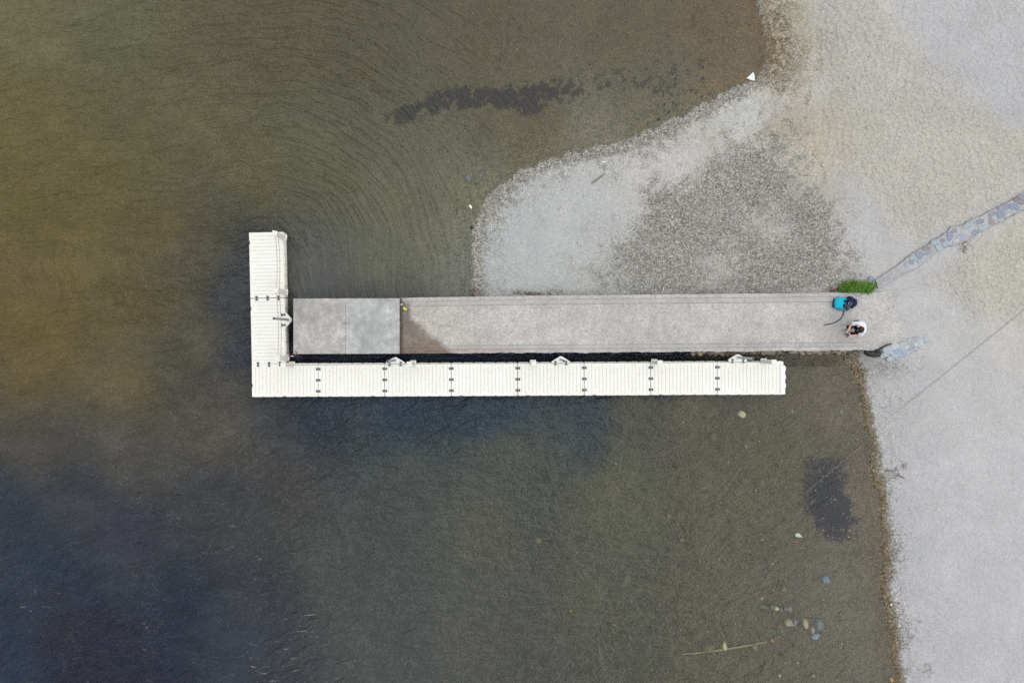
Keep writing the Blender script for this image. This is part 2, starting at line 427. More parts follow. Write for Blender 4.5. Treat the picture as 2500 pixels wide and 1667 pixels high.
def water_target(px, py):
    wx = (fbm(px / 160, py / 160, 31) - .5) * 120; wy = (fbm(px / 160, py / 160, 37) - .5) * 120
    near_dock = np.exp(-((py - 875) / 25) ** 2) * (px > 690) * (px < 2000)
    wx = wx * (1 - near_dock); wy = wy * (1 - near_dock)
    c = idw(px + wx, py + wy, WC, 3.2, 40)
    hw = (fbm(px / 30, py / 30, 41) - .5) * 46
    hr = (fbm(px / 12, py / 12, 43, 4, .65) - .5) * 34
    hm = sst(-22, 16, sdf(px + hw + hr, py + hw * .6 - hr, HOLE)) * (.40 + .60 * sst(1120, 1200, py + .4 * (px - 2010)))
    c = c * (1 - hm[..., None] * .92) + np.array([50, 55, 64]) * hm[..., None] * .92
    return c, hm

BC = [(2300, 100, 180, 184, 193), (2450, 200, 178, 182, 193), (2050, 50, 188, 188, 184), (2000, 200, 192, 190, 182), (1920, 60, 178, 173, 150), (1900, 150, 166, 161, 140),
      (2150, 200, 196, 194, 186), (2300, 350, 197, 194, 183), (2200, 500, 190, 187, 176), (2450, 420, 190, 187, 178), (2120, 560, 182, 181, 181), (2080, 650, 174, 172, 168),
      (2300, 640, 182, 182, 186), (2400, 650, 198, 195, 181), (2480, 560, 201, 197, 181), (2250, 720, 183, 183, 187), (2350, 800, 188, 187, 182), (2480, 760, 199, 195, 180),
      (2200, 950, 177, 178, 183), (2300, 1000, 184, 186, 191), (2450, 1100, 185, 188, 195), (2250, 1200, 181, 184, 193), (2400, 1400, 179, 183, 195), (2300, 1600, 179, 182, 193),
      (2150, 1000, 174, 174, 178), (2090, 890, 158, 153, 146), (2180, 880, 168, 164, 166), (1250, 600, 170, 177, 178), (1400, 550, 175, 179, 180), (1600, 400, 183, 183, 181), (1820, 260, 184, 186, 184),
      (1200, 650, 168, 176, 176), (1300, 690, 170, 176, 176), (1700, 560, 160, 158, 152), (1500, 680, 168, 172, 170), (1950, 500, 170, 168, 164), (1960, 300, 176, 168, 152), (2010, 360, 190, 182, 160)]
SPITG = [(1440, 655), (1500, 595), (1560, 548), (1640, 480), (1720, 418), (1790, 350), (1900, 305), (1975, 380), (2005, 450), (2028, 520), (2040, 600), (2040, 690), (2000, 720), (1750, 722), (1600, 715), (1480, 690)]
ROUGH1 = [(1985, -200), (2110, -200), (2180, 60), (2330, 190), (2500, 330), (2700, 480), (2700, 420), (2500, 440), (2380, 520), (2240, 590), (2180, 560), (2130, 470), (2050, 400), (2010, 260)]
ROUGH2 = [(2270, 690), (2400, 580), (2520, 520), (2800, 400), (2800, 800), (2500, 780), (2400, 770), (2330, 730)]

UG = 0.84
REFL = np.array([.0225, .0225, .0260])
def water_fx(px, py, s, hm):
    wf = idw(px, py, WF, 3.0, 60)
    shal = sst(0, 110, -s)
    wf[..., 0] = np.maximum(wf[..., 0], .35 * hm) * (0.15 + .85 * shal) * sst(0, 25, -s)
    return wf, shal
def build_ground():
    xs = axis(-19.6, 19.6, 0.075, 420); ys = axis(-13.6, 13.6, 0.075, 420)
    def zf(X, Y):
        px = CX + X * S; py = CY - Y * S
        return height(px, py)
    me, X, Y, Z, f = grid_mesh('ground', xs, ys, zf)
    k = H / np.clip(H - Z, 1, None)
    px0 = CX + X * S; py0 = CY - Y * S
    px = CX + X * S * k; py = CY - Y * S * k
    s = shore_s(px0, py0)
    land = s > 0
    wt, hm = water_target(px, py)
    w2 = wt * 0.80
    bw = (fbm(px / 120, py / 120, 51) - .5) * 110; bh = (fbm(px / 120, py / 120, 53) - .5) * 110
    bc = idw(px + bw, py + bh, BC, 3.0, 45)
    bc = bc.mean(-1, keepdims=True) * .25 + bc * .75
    rmask = np.maximum(sst(-22, 26, sdf(px + bw * .35, py + bh * .35, ROUGH1)), sst(-30, 34, sdf(px + bw * .35, py + bh * .35, ROUGH2)))[..., None]
    flat = (sst(2010, 2100, px) * sst(0, 1, land * 1.0))[..., None] * .62
    bc = bc * (1 - flat) + (np.array([180, 181, 183]) * (1 - rmask) + np.array([191, 189, 182]) * rmask) * flat
    # gravel mask
    wob = (fbm(px / 55, py / 55, 61, 5, .6) - .5) * 120
    br = fbm(px / 110, py / 110, 63, 5, .62)
    g = (0.66 + 1.1 * (br - .46)) * sst(-120, 60, sdf(px + wob, py + wob * .7, SPITG))
    g = np.where(s > -400, g, 0)
    spit = sst(1960, 1840, px) * (py < 760)
    edge = np.clip(s, 0, None)
    band = (0.70 * sst(46, 4, edge) + (0.10 + .65 * br) * sst(140, 40, edge + wob * .35)) * spit
    g = np.maximum(g, np.clip(band, 0, 1))
    lower = (py > 800) * 1.0
    g = np.maximum(g, lower * (0.72 * sst(34, 4, edge + wob * .08) + (0.1 + .8 * br) * sst(95, 15, edge + wob * .25)))
    upper = sst(1840, 1900, px) * (py < 330)
    g = np.maximum(g, upper * (0.62 * sst(150, 60, edge + wob * .2)) * sst(330, 200, py))
    line = np.exp(-((px - (1985 + 18 * np.sin(py / 60) + np.clip(py - 300, 0, 400) * .10)) / 13) ** 2) * sst(20, 120, py) * sst(560, 440, py)
    g = np.maximum(g, line * 0.42)
    g = np.maximum(g, 0.50 * np.exp(-(((px - 2180) / 75) ** 2 + ((py - 895) / 34) ** 2)))
    g = np.maximum(g, 0.55 * np.exp(-(((px - 2088) / 38) ** 2 + ((py - 885) / 40) ** 2)))
    g = np.maximum(g, 0.38 * np.exp(-(((px - 2170) / 60) ** 2 + ((py - 980) / 40) ** 2)))
    g = np.maximum(g, 0.55 * np.exp(-(((py - 706) / 12) ** 2)) * sst(1420, 1560, px) * sst(2060, 1980, px))
    g = np.maximum(g, 0.42 * np.exp(-(((py - 712) / 14) ** 2)) * sst(1150, 1200, px) * sst(1560, 1420, px))
    g = np.maximum(g, 0.62 * np.exp(-(((px - 2075) / 45) ** 2 + ((py - 640) / 70) ** 2)))
    spots = sst(.60, .72, fbm(px / 17, py / 17, 65, 4, .6)) * np.exp(-((edge - 62) / 34) ** 2) * lower * sst(1080, 1130, py)
    g = np.maximum(g, .62 * spots)
    spot2 = sst(.68, .78, fbm(px / 15, py / 15, 67, 4, .6)) * spit * sst(60, 120, edge)
    g = np.maximum(g, .45 * spot2)
    g = np.clip(g, 0, 1) * land
    gd = np.zeros_like(bc); gd[:] = (143, 142, 137)
    wetb = (sst(34, 2, edge) * lower)[..., None]
    gd = gd * (1 - wetb) + np.array([108, 98, 78]) * wetb
    upb = (upper * sst(90, 10, edge))[..., None]; gd = gd * (1 - upb) + np.array([112, 98, 74]) * upb
    bge = (upper * sst(30, 110, edge))[..., None]; gd = gd * (1 - bge) + np.array([146, 140, 118]) * bge
    rusty = (line * .5)[..., None]; gd = gd * (1 - rusty) + np.array([150, 128, 104]) * rusty
    # damp strip just above the water
    damp = (sst(10, -2, edge) * land)[..., None]
    bc = bc * (1 - damp * .6) + gd * damp * .6
    col = np.where(land[..., None], bc, wt); col2 = np.where(land[..., None], gd, w2)
    sh = (sst(-46, -2, s) * ~land)[..., None] * lower[..., None]
    col = col * (1 - sh * .4) + np.array([96, 84, 64]) * sh * .4
    shu = (sst(-70, -2, s) * ~land * (py < 230) * (px > 1700))[..., None]
    col = col * (1 - shu * .5) + np.array([108, 88, 64]) * shu * .5
    op = np.clip(water_fx(px, py, s, hm)[0][..., 0], 0, .72)
    nearspit = sst(-130, -4, s) * sst(1880, 1800, px) * (py < 760)
    mot = 1 + .34 * (fbm(px / 30, py / 30, 77, 5, .62) - .5) + .22 * (fbm(px / 9, py / 9, 79, 3) - .5)
    ug = np.where(land, 1.0, UG * mot * (1 + .30 * nearspit) / (1 - op))[..., None]
    sub = np.where(land[..., None], 0, REFL * .75)
    put_attr(me, 'col', np.clip(lin(col) - sub, .004, 1) * ug); put_attr(me, 'col2', np.clip(lin(col2) - sub, .004, 1) * ug)
    rough = 0.16 + 0.75 * np.maximum(sst(-50, 40, sdf(px + wob * .5, py, ROUGH1)), sst(-40, 30, sdf(px + wob * .5, py, ROUGH2)))
    rough = np.maximum(rough, 0.45 * upper * land) * land + 0.05
    gw = np.where(land, g, 0.34)
    peb = np.where(land, 0.38 + 0.62 * g, 1.35)
    smooth = sst(2000, 2100, px) * land
    peb = peb * (1 - .12 * smooth * (g < .2))
    put_attr(me, 'fx', np.stack([gw, rough, peb], -1))
    o = link_mesh('ground', me, mat_ground())
    tag(o, kind='structure', label='pale shingle beach and gravel spit sloping under the water')
    return o

def build_water():
    xs = axis(-19.2, 19.2, 0.14, 420); ys = axis(-13.2, 13.2, 0.14, 420)
    me, X, Y, Z, f = grid_mesh('water', xs, ys, lambda X, Y: np.zeros_like(X))
    px = CX + X * S; py = CY - Y * S
    wt, hm = water_target(px, py); s = shore_s(px, py)
    wf, shal = water_fx(px, py, s, hm)
    wf[..., 1] *= (0.25 + .75 * shal)
    wl = lin(wt)
    ck = (.14 - .16 * sst(900, 300, px) * sst(1100, 850, py))[..., None]
    wl = (wl * (1 - ck) + wl.mean(-1, keepdims=True) * ck) * (1 + .10 * sst(900, 200, px) * sst(1050, 800, py))[..., None]
    mo = (fbm(px / 70, py / 34, 73, 4, .6) - .5) * .55 * sst(1000, 500, px) + (fbm(px / 26, py / 26, 75, 4, .6) - .5) * .22
    wl = wl * (1 + mo[..., None])
    put_attr(me, 'wcol', np.maximum(wl - REFL * (.80 + .20 * sst(1350, 900, py))[..., None], wl * .42)); put_attr(me, 'wfx', np.clip(wf, 0, 2))
    # crest-following coordinates: waves run up the frame and bend round the head of the dock
    xc, yc = 650.0, 640.0
    dx = px - xc; dy = yc - py
    th = np.arctan2(dx, np.maximum(dy, -1e9)); r = np.hypot(dx, dy)
    right = (dx > 0) & (dy > -200)
    ph = np.where(right & (dy > 0), r, np.where(right, np.abs(dx) + 0 * dy, dy))
    al = np.where(right & (dy > 0), th * 260, np.where(right, math.pi / 2 * 260 - dy * .8, dx))
    calm = sst(0, 260, yc - py + 60) 
    ph2 = dy - 0.30 * dx; al2 = dx + .30 * dy
    tx = sst(610, 690, px)
    w = sst(560, 760, py) * (1 - tx) + sst(866, 900, py) * tx
    ph = np.where(dx > 0, ph * (1 - w) + ph2 * w, ph * (1 - w * .999) + ph2 * w)
    al = al * (1 - w) + al2 * w
    wx = (fbm(px / 130, py / 130, 71) - .5) * 90
    ph = ph + wx * .55; al = al + wx
    lf = sst(60, -200, dx) * sst(620, 420, py)
    ph = ph - dx * .14 * lf
    uvl = me.uv_layers.new(name='flow')
    uvp = np.stack([al.ravel() / S, ph.ravel() / S], -1)
    uvl.data.foreach_set('uv', uvp[f.ravel()].ravel().astype(np.float32))
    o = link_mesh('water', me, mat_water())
    tag(o, kind='structure', label='clear olive lake water turning deep navy away from the shore')
    return o

build_ground(); build_water()

# ------------------------------------------------------------------ concrete pier
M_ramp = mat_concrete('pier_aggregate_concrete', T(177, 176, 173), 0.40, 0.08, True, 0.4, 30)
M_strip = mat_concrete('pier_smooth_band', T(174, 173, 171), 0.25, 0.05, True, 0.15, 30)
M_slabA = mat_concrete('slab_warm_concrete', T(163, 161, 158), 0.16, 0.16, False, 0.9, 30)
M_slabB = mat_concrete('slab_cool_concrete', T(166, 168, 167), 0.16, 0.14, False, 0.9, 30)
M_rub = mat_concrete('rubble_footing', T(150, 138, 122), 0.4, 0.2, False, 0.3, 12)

pier = empty('concrete_pier', P(1565, 790, 0.0))
tag(pier, 'long grey concrete pier reaching from the beach into the water', 'pier')
def local(o_parent, v): return Vector(v) - o_parent.location

TOPE = [(976, 727), (1300, 722), (1720, 718), (2080, 714.5), (2145, 713.5), (2240, 700)]
BOTE = [(976, 863), (1300, 861), (1660, 859), (2080, 855), (2133, 854.6), (2176, 838), (2240, 822)]
def interp(tab, x): return float(np.interp(x, [a for a, b in tab], [b for a, b in tab]))
STAIN = [(970, 736), (996, 742), (1000, 760), (1004, 784), (1026, 796), (1034, 808), (1056, 826), (1082, 846), (1102, 870), (970, 870)]
def ramp_mesh(f0, f1, x0, x1, zoff, nx, ny, side, irregular):
    xs = np.linspace(x0, x1, nx); vv = np.linspace(f0, f1, ny)
    co = []; 
    for j, v in enumerate(vv):
        for x in xs:
            yt = interp(TOPE, x); yb = interp(BOTE, x)
            y = yt + (yb - yt) * v
            if irregular and j == ny - 1:
                y += float(fbm(np.array([x / 14.0]), np.array([3.3]), 5, 3)[0] - .5) * 5 * (1 if x > 1120 else .3)
            if irregular and j == 0:
                y += float(fbm(np.array([x / 18.0]), np.array([9.3]), 8, 3)[0] - .5) * 1.6
            z = float(pier_z(x)) + zoff
            co.append(P(x, y, z))
    faces = [(j * nx + i, j * nx + i + 1, (j + 1) * nx + i + 1, (j + 1) * nx + i) for j in range(ny - 1) for i in range(nx - 1)]
    # skirts
    ring = list(range(nx)) + [j * nx + nx - 1 for j in range(1, ny)] + [(ny - 1) * nx + i for i in range(nx - 2, -1, -1)] + [j * nx for j in range(ny - 2, 0, -1)]
    base = len(co)
    for q in ring: co.append(Vector((co[q].x, co[q].y, co[q].z - side)))
    m = len(ring)
    for a in range(m):
        faces.append((ring[a], base + a, base + (a + 1) % m, ring[(a + 1) % m]))
    me = bpy.data.meshes.new('ramp')
    org = pier.location
    me.from_pydata([tuple(c - org) for c in co], [], [tuple(reversed(q)) for q in faces]); me.update()
    px = np.array([CX + c.x * S * H / (H - c.z) for c in co]); py = np.array([CY - c.y * S * H / (H - c.z) for c in co])
    w = (fbm(px / 16, py / 16, 81, 4) - .5) * 16
    w2_ = (fbm(px / 6, py / 6, 82, 3) - .5) * 7; st = sst(-12, 7, sdf(px + w + w2_, py + w - w2_, STAIN)) * (.82 + .36 * (fbm(px / 22, py / 22, 84, 3) - .5))
    br = sst(790, 862, py)
    stain = np.ones((len(co), 3))
    wet = np.stack([0.30 + .12 * br, 0.27 + .06 * br, 0.24 + .0 * br], -1)
    stain = stain * (1 - st[:, None]) + wet * st[:, None]
    step = np.exp(-((px - 979) / 4) ** 2)[:, None]; stain = stain * (1 - .5 * step)  # darker along the foot of the slab step
    warm = np.exp(-((px - 1000) / 190) ** 2)[:, None]
    stain = stain * (1 - warm * np.array([.02, .06, .09]))
    pink = np.exp(-((py - 858) / 9) ** 2)[:, None] * np.exp(-((px - 1180) / 260) ** 2)[:, None]
    stain = stain * (1 - pink * np.array([.02, .10, .12]))
    # pour joints, drifted sand, cracks and old water marks
    bl = fbm(px / 70, py / 30, 83, 4) - .5; stain = stain * (1 + .22 * bl[:, None])
    yr = np.abs(fbm(px / 60, py / 60, 85, 4) - .5); stain = stain * (1 - .16 * np.exp(-(yr / .012) ** 2))[:, None]
    for xj in (1290, 1302, 1462, 1610, 1770, 1935):
        wj = (fbm(py / 9, py / 70 + xj, 87, 3) - .5) * 5
        stain = stain * (1 + .07 * np.exp(-((px - xj - wj) / 5) ** 2))[:, None]
    low = sst(836, 862, py) * sst(1500, 1000, px); stain = stain * (1 - .12 * low)[:, None]
    put_attr(me, 'stain', stain)
    return me
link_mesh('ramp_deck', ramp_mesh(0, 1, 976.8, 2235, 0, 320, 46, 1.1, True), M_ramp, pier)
M_joint = simple('joint_dark', T(160, 158, 156), .9)
for f in (0.066, 0.150, 0.862, 0.930):
    link_mesh('joint_line', ramp_mesh(f, f + .005, 984, 2094, 0.016, 300, 2, 0.03, False), M_joint, pier)
for a, b in ((0.072, 0.149), (0.868, 0.929)):
    link_mesh('edge_band', ramp_mesh(a, b, 980, 2096, 0.012, 300, 5, 0.03, False), M_strip, pier)
ZS = 0.58
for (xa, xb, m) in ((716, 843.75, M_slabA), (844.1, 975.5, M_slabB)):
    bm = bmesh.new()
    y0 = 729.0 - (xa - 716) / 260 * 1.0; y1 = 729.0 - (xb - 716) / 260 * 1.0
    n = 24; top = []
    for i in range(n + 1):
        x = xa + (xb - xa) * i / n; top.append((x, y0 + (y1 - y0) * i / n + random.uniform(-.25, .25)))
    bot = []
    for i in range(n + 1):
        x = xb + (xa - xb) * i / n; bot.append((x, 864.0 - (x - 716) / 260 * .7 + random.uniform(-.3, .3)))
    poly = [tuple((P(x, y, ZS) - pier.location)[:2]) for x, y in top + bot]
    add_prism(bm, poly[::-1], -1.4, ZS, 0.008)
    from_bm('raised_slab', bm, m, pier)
# rubble showing under the lower edge
bm = bmesh.new()
for i in range(90):
    x = random.uniform(1690, 2070); 
    q = P(x, interp(BOTE, x) + random.uniform(-2, 2.2) * (1 - abs(x - 1890) / 260), 0.0)
    z = random.uniform(-.08, .10); s = random.uniform(.05, .13)
    M = Matrix.Translation(q - pier.location + Vector((0, 0, z))) @ Matrix.Rotation(random.uniform(0, 6), 4, 'Z') @ Matrix.Diagonal((s * 1.6, s, s * .9, 1))
    r = bmesh.ops.create_icosphere(bm, subdivisions=2, radius=1.0, matrix=M)
    for v in r['verts']: v.co += Vector((random.uniform(-1, 1), random.uniform(-1, 1), random.uniform(-1, 1))) * s * .12
from_bm('rubble_footing', bm, M_rub, pier)

# ------------------------------------------------------------------ floating dock
M_dock = mat_plastic_dock()
M_end = simple('end_bumper_white', (0.88, 0.88, 0.88), 0.5, var=.03)
M_coup = simple('coupler_grey_rubber', (0.115, 0.12, 0.14), 0.7, var=.2)
M_post = simple('rail_post_cream', (0.78, 0.77, 0.70), 0.55, var=.06)
M_steel = simple('galvanised_steel', (0.50, 0.53, 0.56), 0.45, 0.6, .2, 9)
M_black = simple('black_hollow', (0.012, 0.012, 0.014), 0.8, var=.2)
ZD = 0.35
KD = (H - ZD) / H / S
LP = 162.4 * KD; WP = 80.5 * KD
dock = empty('floating_dock', P(615, 969, 0.0))
tag(dock, 'white L-shaped floating dock of ribbed plastic pontoons moored around the pier', 'dock')
DO = dock.location

def pontoon_mesh():
    bm = bmesh.new()
    L = LP - 0.012; W = WP
    add_box(bm, 0.003, L, -W, 0, -0.52, -0.017, 0.02)
    n = 18; rim = 0.035; pitch = L / n; gap = 0.012
    for i in range(n):
        add_box(bm, i * pitch + (gap / 2 if i else 0.006), (i + 1) * pitch - (gap / 2 if i < n - 1 else 0.006), -W + rim, -rim, -0.0175, 0.0)
        if i:
            q = 0.16 if i % 3 == 0 else (0.08 if i % 3 == 1 else 0.03)
            x = i * pitch
            add_box(bm, x - gap / 2 + .0004, x + gap / 2 - .0004, -W + rim, -W + rim + q, -0.0175, -0.001)
            add_box(bm, x - gap / 2 + .0004, x + gap / 2 - .0004, -rim - q, -rim, -0.0175, -0.001)
    add_box(bm, 0.006, L - .003, -W + .004, -W + rim - .0006, -0.0175, 0.001, 0.004, 1)
    add_box(bm, 0.006, L - .003, -rim + .0006, -.004, -0.0175, 0.001, 0.004, 1)
    # scalloped skirt under the deck edge
    for sgn in (0, 1):
        for k in range(6):
            x = (k + .5) * L / 6
            y0 = (-W - .012, -W + .02) if sgn else (-.02, .012)
            add_box(bm, x - L / 15, x + L / 15, y0[0], y0[1], -0.30, -0.05, 0.01)
    bmesh.ops.recalc_face_normals(bm, faces=bm.faces)
    me = bpy.data.meshes.new('pontoon'); bm.to_mesh(me); bm.free(); me.materials.append(M_dock); return me
def coupler_mesh():
    bm = bmesh.new(); pts = []
    a, b, c = .078, .052, .022      # half length, half end width, half waist
    prof = [(-a, -b * .7), (-a * .75, -b), (-a * .45, -b * .8), (-a * .15, -c), (a * .15, -c), (a * .45, -b * .8), (a * .75, -b), (a, -b * .7)]
    pts = prof + [(x, -y) for x, y in reversed(prof)]
    add_prism(bm, pts, 0.0, 0.012, 0.004)
    bmesh.ops.recalc_face_normals(bm, faces=bm.faces)
    me = bpy.data.meshes.new('coupler'); bm.to_mesh(me); bm.free(); me.materials.append(M_coup); return me
PM = pontoon_mesh(); CM = coupler_mesh()
bm = bmesh.new(); add_box(bm, -.055, .055, -.012, .012, 0, .014, .004, 1); add_box(bm, -.02, .02, -.018, -.012, 0, .012)
bmesh.ops.recalc_face_normals(bm, faces=bm.faces)
KM = bpy.data.meshes.new('edge_socket'); bm.to_mesh(KM); bm.free(); KM.materials.append(M_coup)

def put(name, me, px, py, z, rz):
    o = bpy.data.objects.new(name, me); COL.objects.link(o); o.parent = dock
    o.location = P(px, py, z) - DO; o.rotation_euler = (0, 0, rz); return o
AM = math.atan2(6.3, 1300.0)
def main_xy(t, v):   # t along in px from the left end, v across from the upper edge
    c, s = math.cos(AM), math.sin(AM)
    return 614.5 + t * c + v * s, 888.2 - t * s + v * c
AA = R(-90) + R(1.25)
def arm_xy(t, v):    # t down the arm from its head, v from its right edge towards the left
    a = R(1.25); c, s = math.cos(a), math.sin(a)
    return 691.5 + t * s - v * c, 566.0 + t * c + v * s - 0
for i in range(8):
    x, y = main_xy(i * 162.4, 0); put('pontoon', PM, x, y + random.uniform(-.25, .25), ZD + random.uniform(-.006, .006), AM + R(random.uniform(-.07, .07)))
for i in range(2):
    x, y = arm_xy(i * 161.0, 0); o = put('pontoon', PM, x, y, ZD, AA); o.scale = (161.0 / 162.4, 84 / 80.5, 1)
for i in range(1, 8):
    for v in (13.5, 40.5, 67.5):
        x, y = main_xy(i * 162.4, v); put('coupler', CM, x, y, ZD + .001, AM)
for t in (161.0, 322.3):
    for v in (13.5, 40.5, 67.5):
        x, y = arm_xy(t, v + 1); put('coupler', CM, x, y, ZD + .001, AA)
for x, y, rz in ((694, 967.5, 0), (910, 967, 0), (1125, 966.3, 0), (1288, 965.5, 0), (1451, 964.5, 0), (1613, 963.6, 0)):
    put('edge_socket', KM, x, y, ZD + .001, rz)
for x, y in ((609.6, 592), (612.8, 753), (616.4, 941)):
    put('edge_socket', KM, x, y, ZD + .001, R(-90))
# white end bumper with tabs
bm = bmesh.new()
e0 = 162.4 * 8
def dl(t, v, z): q = P(*main_xy(t, v), z) - DO; return q
M0 = Matrix.Translation(dl(e0, 0, ZD)) @ Matrix.Rotation(AM, 4, 'Z')
add_box(bm, -9 * KD, 2.5 * KD, -80.5 * KD, -10 * KD, -0.05, 0.022, .006, 1, M0)
for v in (18, 38, 59):
    add_box(bm, 2.7 * KD, 4.6 * KD, -(v + 5) * KD, -(v - 5) * KD, -0.08, 0.012, .004, 1, M0)
from_bm('end_bumper', bm, M_end, dock)

# pile brackets and steel piles
def bracket(name, cxy, ang, depth, half):
    o = empty('pile_bracket_root') if False else None
    bm = bmesh.new()
    pts = [(-half, -.03), (half, -.03), (half, .05), (half * .78, .10)]
    for k in range(7):
        a = R(30 + k * 20); pts.append((math.cos(a) * .09, depth - .09 + math.sin(a) * .09))
    pts += [(-half * .78, .10), (-half, .05)]
    add_prism(bm, pts, -0.10, 0.018, 0.012)
    ob = from_bm(name, bm, M_dock, dock); ob.location = P(cxy[0], cxy[1], ZD) - DO; ob.rotation_euler = (0, 0, ang)
    for sx in (-1, 1):
        c = bpy.data.objects.new('coupler', CM); COL.objects.link(c); c.parent = ob
        c.location = (sx * half * .60, 0.0, .019); c.rotation_euler = (0, 0, R(90)); c.scale = (.95, .95, 1)
    # collar round the pile
    bm = bmesh.new()
    pc = depth - .12
    for k in range(1):
        add_tube(bm, [(0, pc, .016), (0, pc, .045)], .068, 14)
    c = from_bm('pile_collar', bm, M_post, ob)
    return ob, pc
BR = [((692.5, 781), R(-90) + R(1.25), .285, .295, 'steel pile through the bracket of the short arm, leaning left in view'),
      ((965, 888), AM, .235, .32, 'steel pile in the triangular bracket nearest the concrete slabs'),
      ((1369, 886), AM, .235, .31, 'steel pile in the middle triangular bracket, seen end on'),
      ((1801, 881), AM, .235, .31, 'steel pile in the triangular bracket nearest the beach')]
for (xy, ang, dep, half, lab) in BR:
    ob, pc = bracket('pile_bracket', xy, ang, dep, half)
    base = Matrix.Translation(P(xy[0], xy[1], ZD)) @ Matrix.Rotation(ang, 4, 'Z') @ Vector((0, pc, 0))
    pl = empty('steel_pile', (base.x, base.y, -1.0)); tag(pl, lab, 'pile', 'galvanised piles holding the floating dock')
    bm = bmesh.new(); hgt = 1.0 + ZD + 1.45; rr = .042; n = 14
    add_tube(bm, [(0, 0, 0), (0, 0, hgt)], rr, n, cap=False)
    add_tube(bm, [(0, 0, hgt - .35), (0, 0, hgt)], rr * .80, n, cap=False)
    ri = []
    from_bm('pile_pipe', bm, M_steel, pl, smooth=True)
    bm = bmesh.new(); bmesh.ops.create_circle(bm, cap_ends=True, segments=n, radius=rr * .8, matrix=Matrix.Translation((0, 0, hgt - .1)))
    from_bm('pile_bore', bm, M_black, pl)
    bm = bmesh.new()
    for k in range(n):
        a0, a1 = 2 * math.pi * k / n, 2 * math.pi * (k + 1) / n
        vs = [bm.verts.new((math.cos(a) * q, math.sin(a) * q, hgt + .001)) for q, a in ((rr * .8, a0), (rr, a0), (rr, a1), (rr * .8, a1))]
        bm.faces.new(vs)
    from_bm('pile_rim', bm, M_steel, pl)

# rail posts and ropes
PH = 0.95
def post_mesh():
    bm = bmesh.new()
    add_box(bm, -.07, .07, -.07, .07, -0.12, PH - .06, .01, 1)
    add_box(bm, -.085, .085, -.085, .085, PH - .0595, PH, .014, 2)
    add_box(bm, -.10, .10, -.10, .10, 0.0, .035, .006, 1)
    bmesh.ops.recalc_face_normals(bm, faces=bm.faces)
    me = bpy.data.meshes.new('rail_post'); bm.to_mesh(me); bm.free(); me.materials.append(M_post); return me
PMs = post_mesh()
posts = [(693.5, 580, R(-12)), (696, 713.5, R(-4)), (699.5, 873, 0), (713, 889.5, AM), (1009, 886.6, AM), (1301, 885.2, AM), (1597, 883.6, AM), (1864, 882.0, AM)]
pw = []
for x, y, a in posts:
    put('rail_post', PMs, x, y, ZD + .002, a); pw.append(P(x, y, ZD))
M_rope = simple('sisal_rope', (0.42, 0.36, 0.26), 0.9, var=.2)
M_ropeg = simple('grey_rope', (0.40, 0.39, 0.35), 0.9, var=.2)
spans = [(0, 1, 'the head of the short arm and its middle post', M_rope), (1, 2, 'the middle post of the short arm and the corner', M_rope),
         (3, 4, 'the corner and the bracket beside the slabs', M_ropeg), (4, 5, 'the first and second brackets of the long arm', M_ropeg),
         (5, 6, 'the mid post and the next post towards the beach', M_ropeg), (6, 7, 'the last two posts at the beach end', M_ropeg)]
for a, b, lab, m in spans:
    for hh, sag, w in ((.88, .14, 'upper'), (.60, .12, 'lower')):
        A, B = pw[a], pw[b]
        n = 16; pts = []
        for i in range(n + 1):
            t = i / n; q = A.lerp(B, t); q.z = ZD + hh - sag * 4 * t * (1 - t); pts.append(q - A)
        bm = bmesh.new(); add_tube(bm, pts, .0095, 6)
        o = from_bm('rope', bm, m, None, A, True)
        tag(o, '%s rope sagging between %s' % (w, lab), 'rope', 'rail ropes along the floating dock')

# mooring line with a float at the inner corner
ml = empty('mooring_line', P(713, 868, .3)); tag(ml, 'red and white mooring line with white float at the inner corner of the dock', 'mooring line')
def lp(px, py, z): return P(px, py, z) - ml.location
bm = bmesh.new(); bmesh.ops.create_icosphere(bm, subdivisions=3, radius=.032, matrix=Matrix.Translation(lp(700.4, 869, .40))); from_bm('float', bm, M_end, ml, smooth=True)
bm = bmesh.new(); add_tube(bm, [lp(702, 869, .40), lp(706, 868.6, .38), lp(709, 869, .38)], .022, 8); from_bm('red_sleeve', bm, simple('faded_red', T(140, 60, 75), .7), ml, smooth=True)
bm = bmesh.new(); add_tube(bm, [lp(709, 869, .38), lp(717.5, 869, .40)], .014, 8); from_bm('white_sleeve', bm, M_end, ml, smooth=True)
bm = bmesh.new(); add_tube(bm, [lp(717.5, 869, .40), lp(722, 867, .45), lp(724, 863, ZS + .01), lp(722, 857, ZS + .03)], .016, 8); from_bm('rusty_shackle', bm, simple('rust_brown', T(120, 88, 66), .8), ml, smooth=True)

# ------------------------------------------------------------------ stones
def stone_mesh(w, h, t, seed, n=9, sharp=.22, flat=False):
    rr = random.Random(seed); bm = bmesh.new(); rings = []
    base = [1 + rr.uniform(-sharp, sharp) for _ in range(n)]
    lev = ((0.0, .96), (.45, 1.0), (.86, .88), (1.0, .66)) if not flat else ((0, 1.0), (.8, 1.0), (1.0, .93))
    for (zz, k) in lev:
        rings.append([bm.verts.new((math.cos(2 * math.pi * i / n) * w / 2 * base[i] * k + rr.uniform(-.04, .04) * w, math.sin(2 * math.pi * i / n) * h / 2 * base[i] * k + rr.uniform(-.04, .04) * h,
                                   zz * t + (rr.uniform(-.12, .12) * t if 0 < zz and not flat else 0))) for i in range(n)])
    for a, b in zip(rings, rings[1:]):
        for i in range(n): bm.faces.new((a[i], a[(i + 1) % n], b[(i + 1) % n], b[i]))
    bm.faces.new(rings[-1]); bm.faces.new(list(reversed(rings[0])))
    return bm
_sm = {}
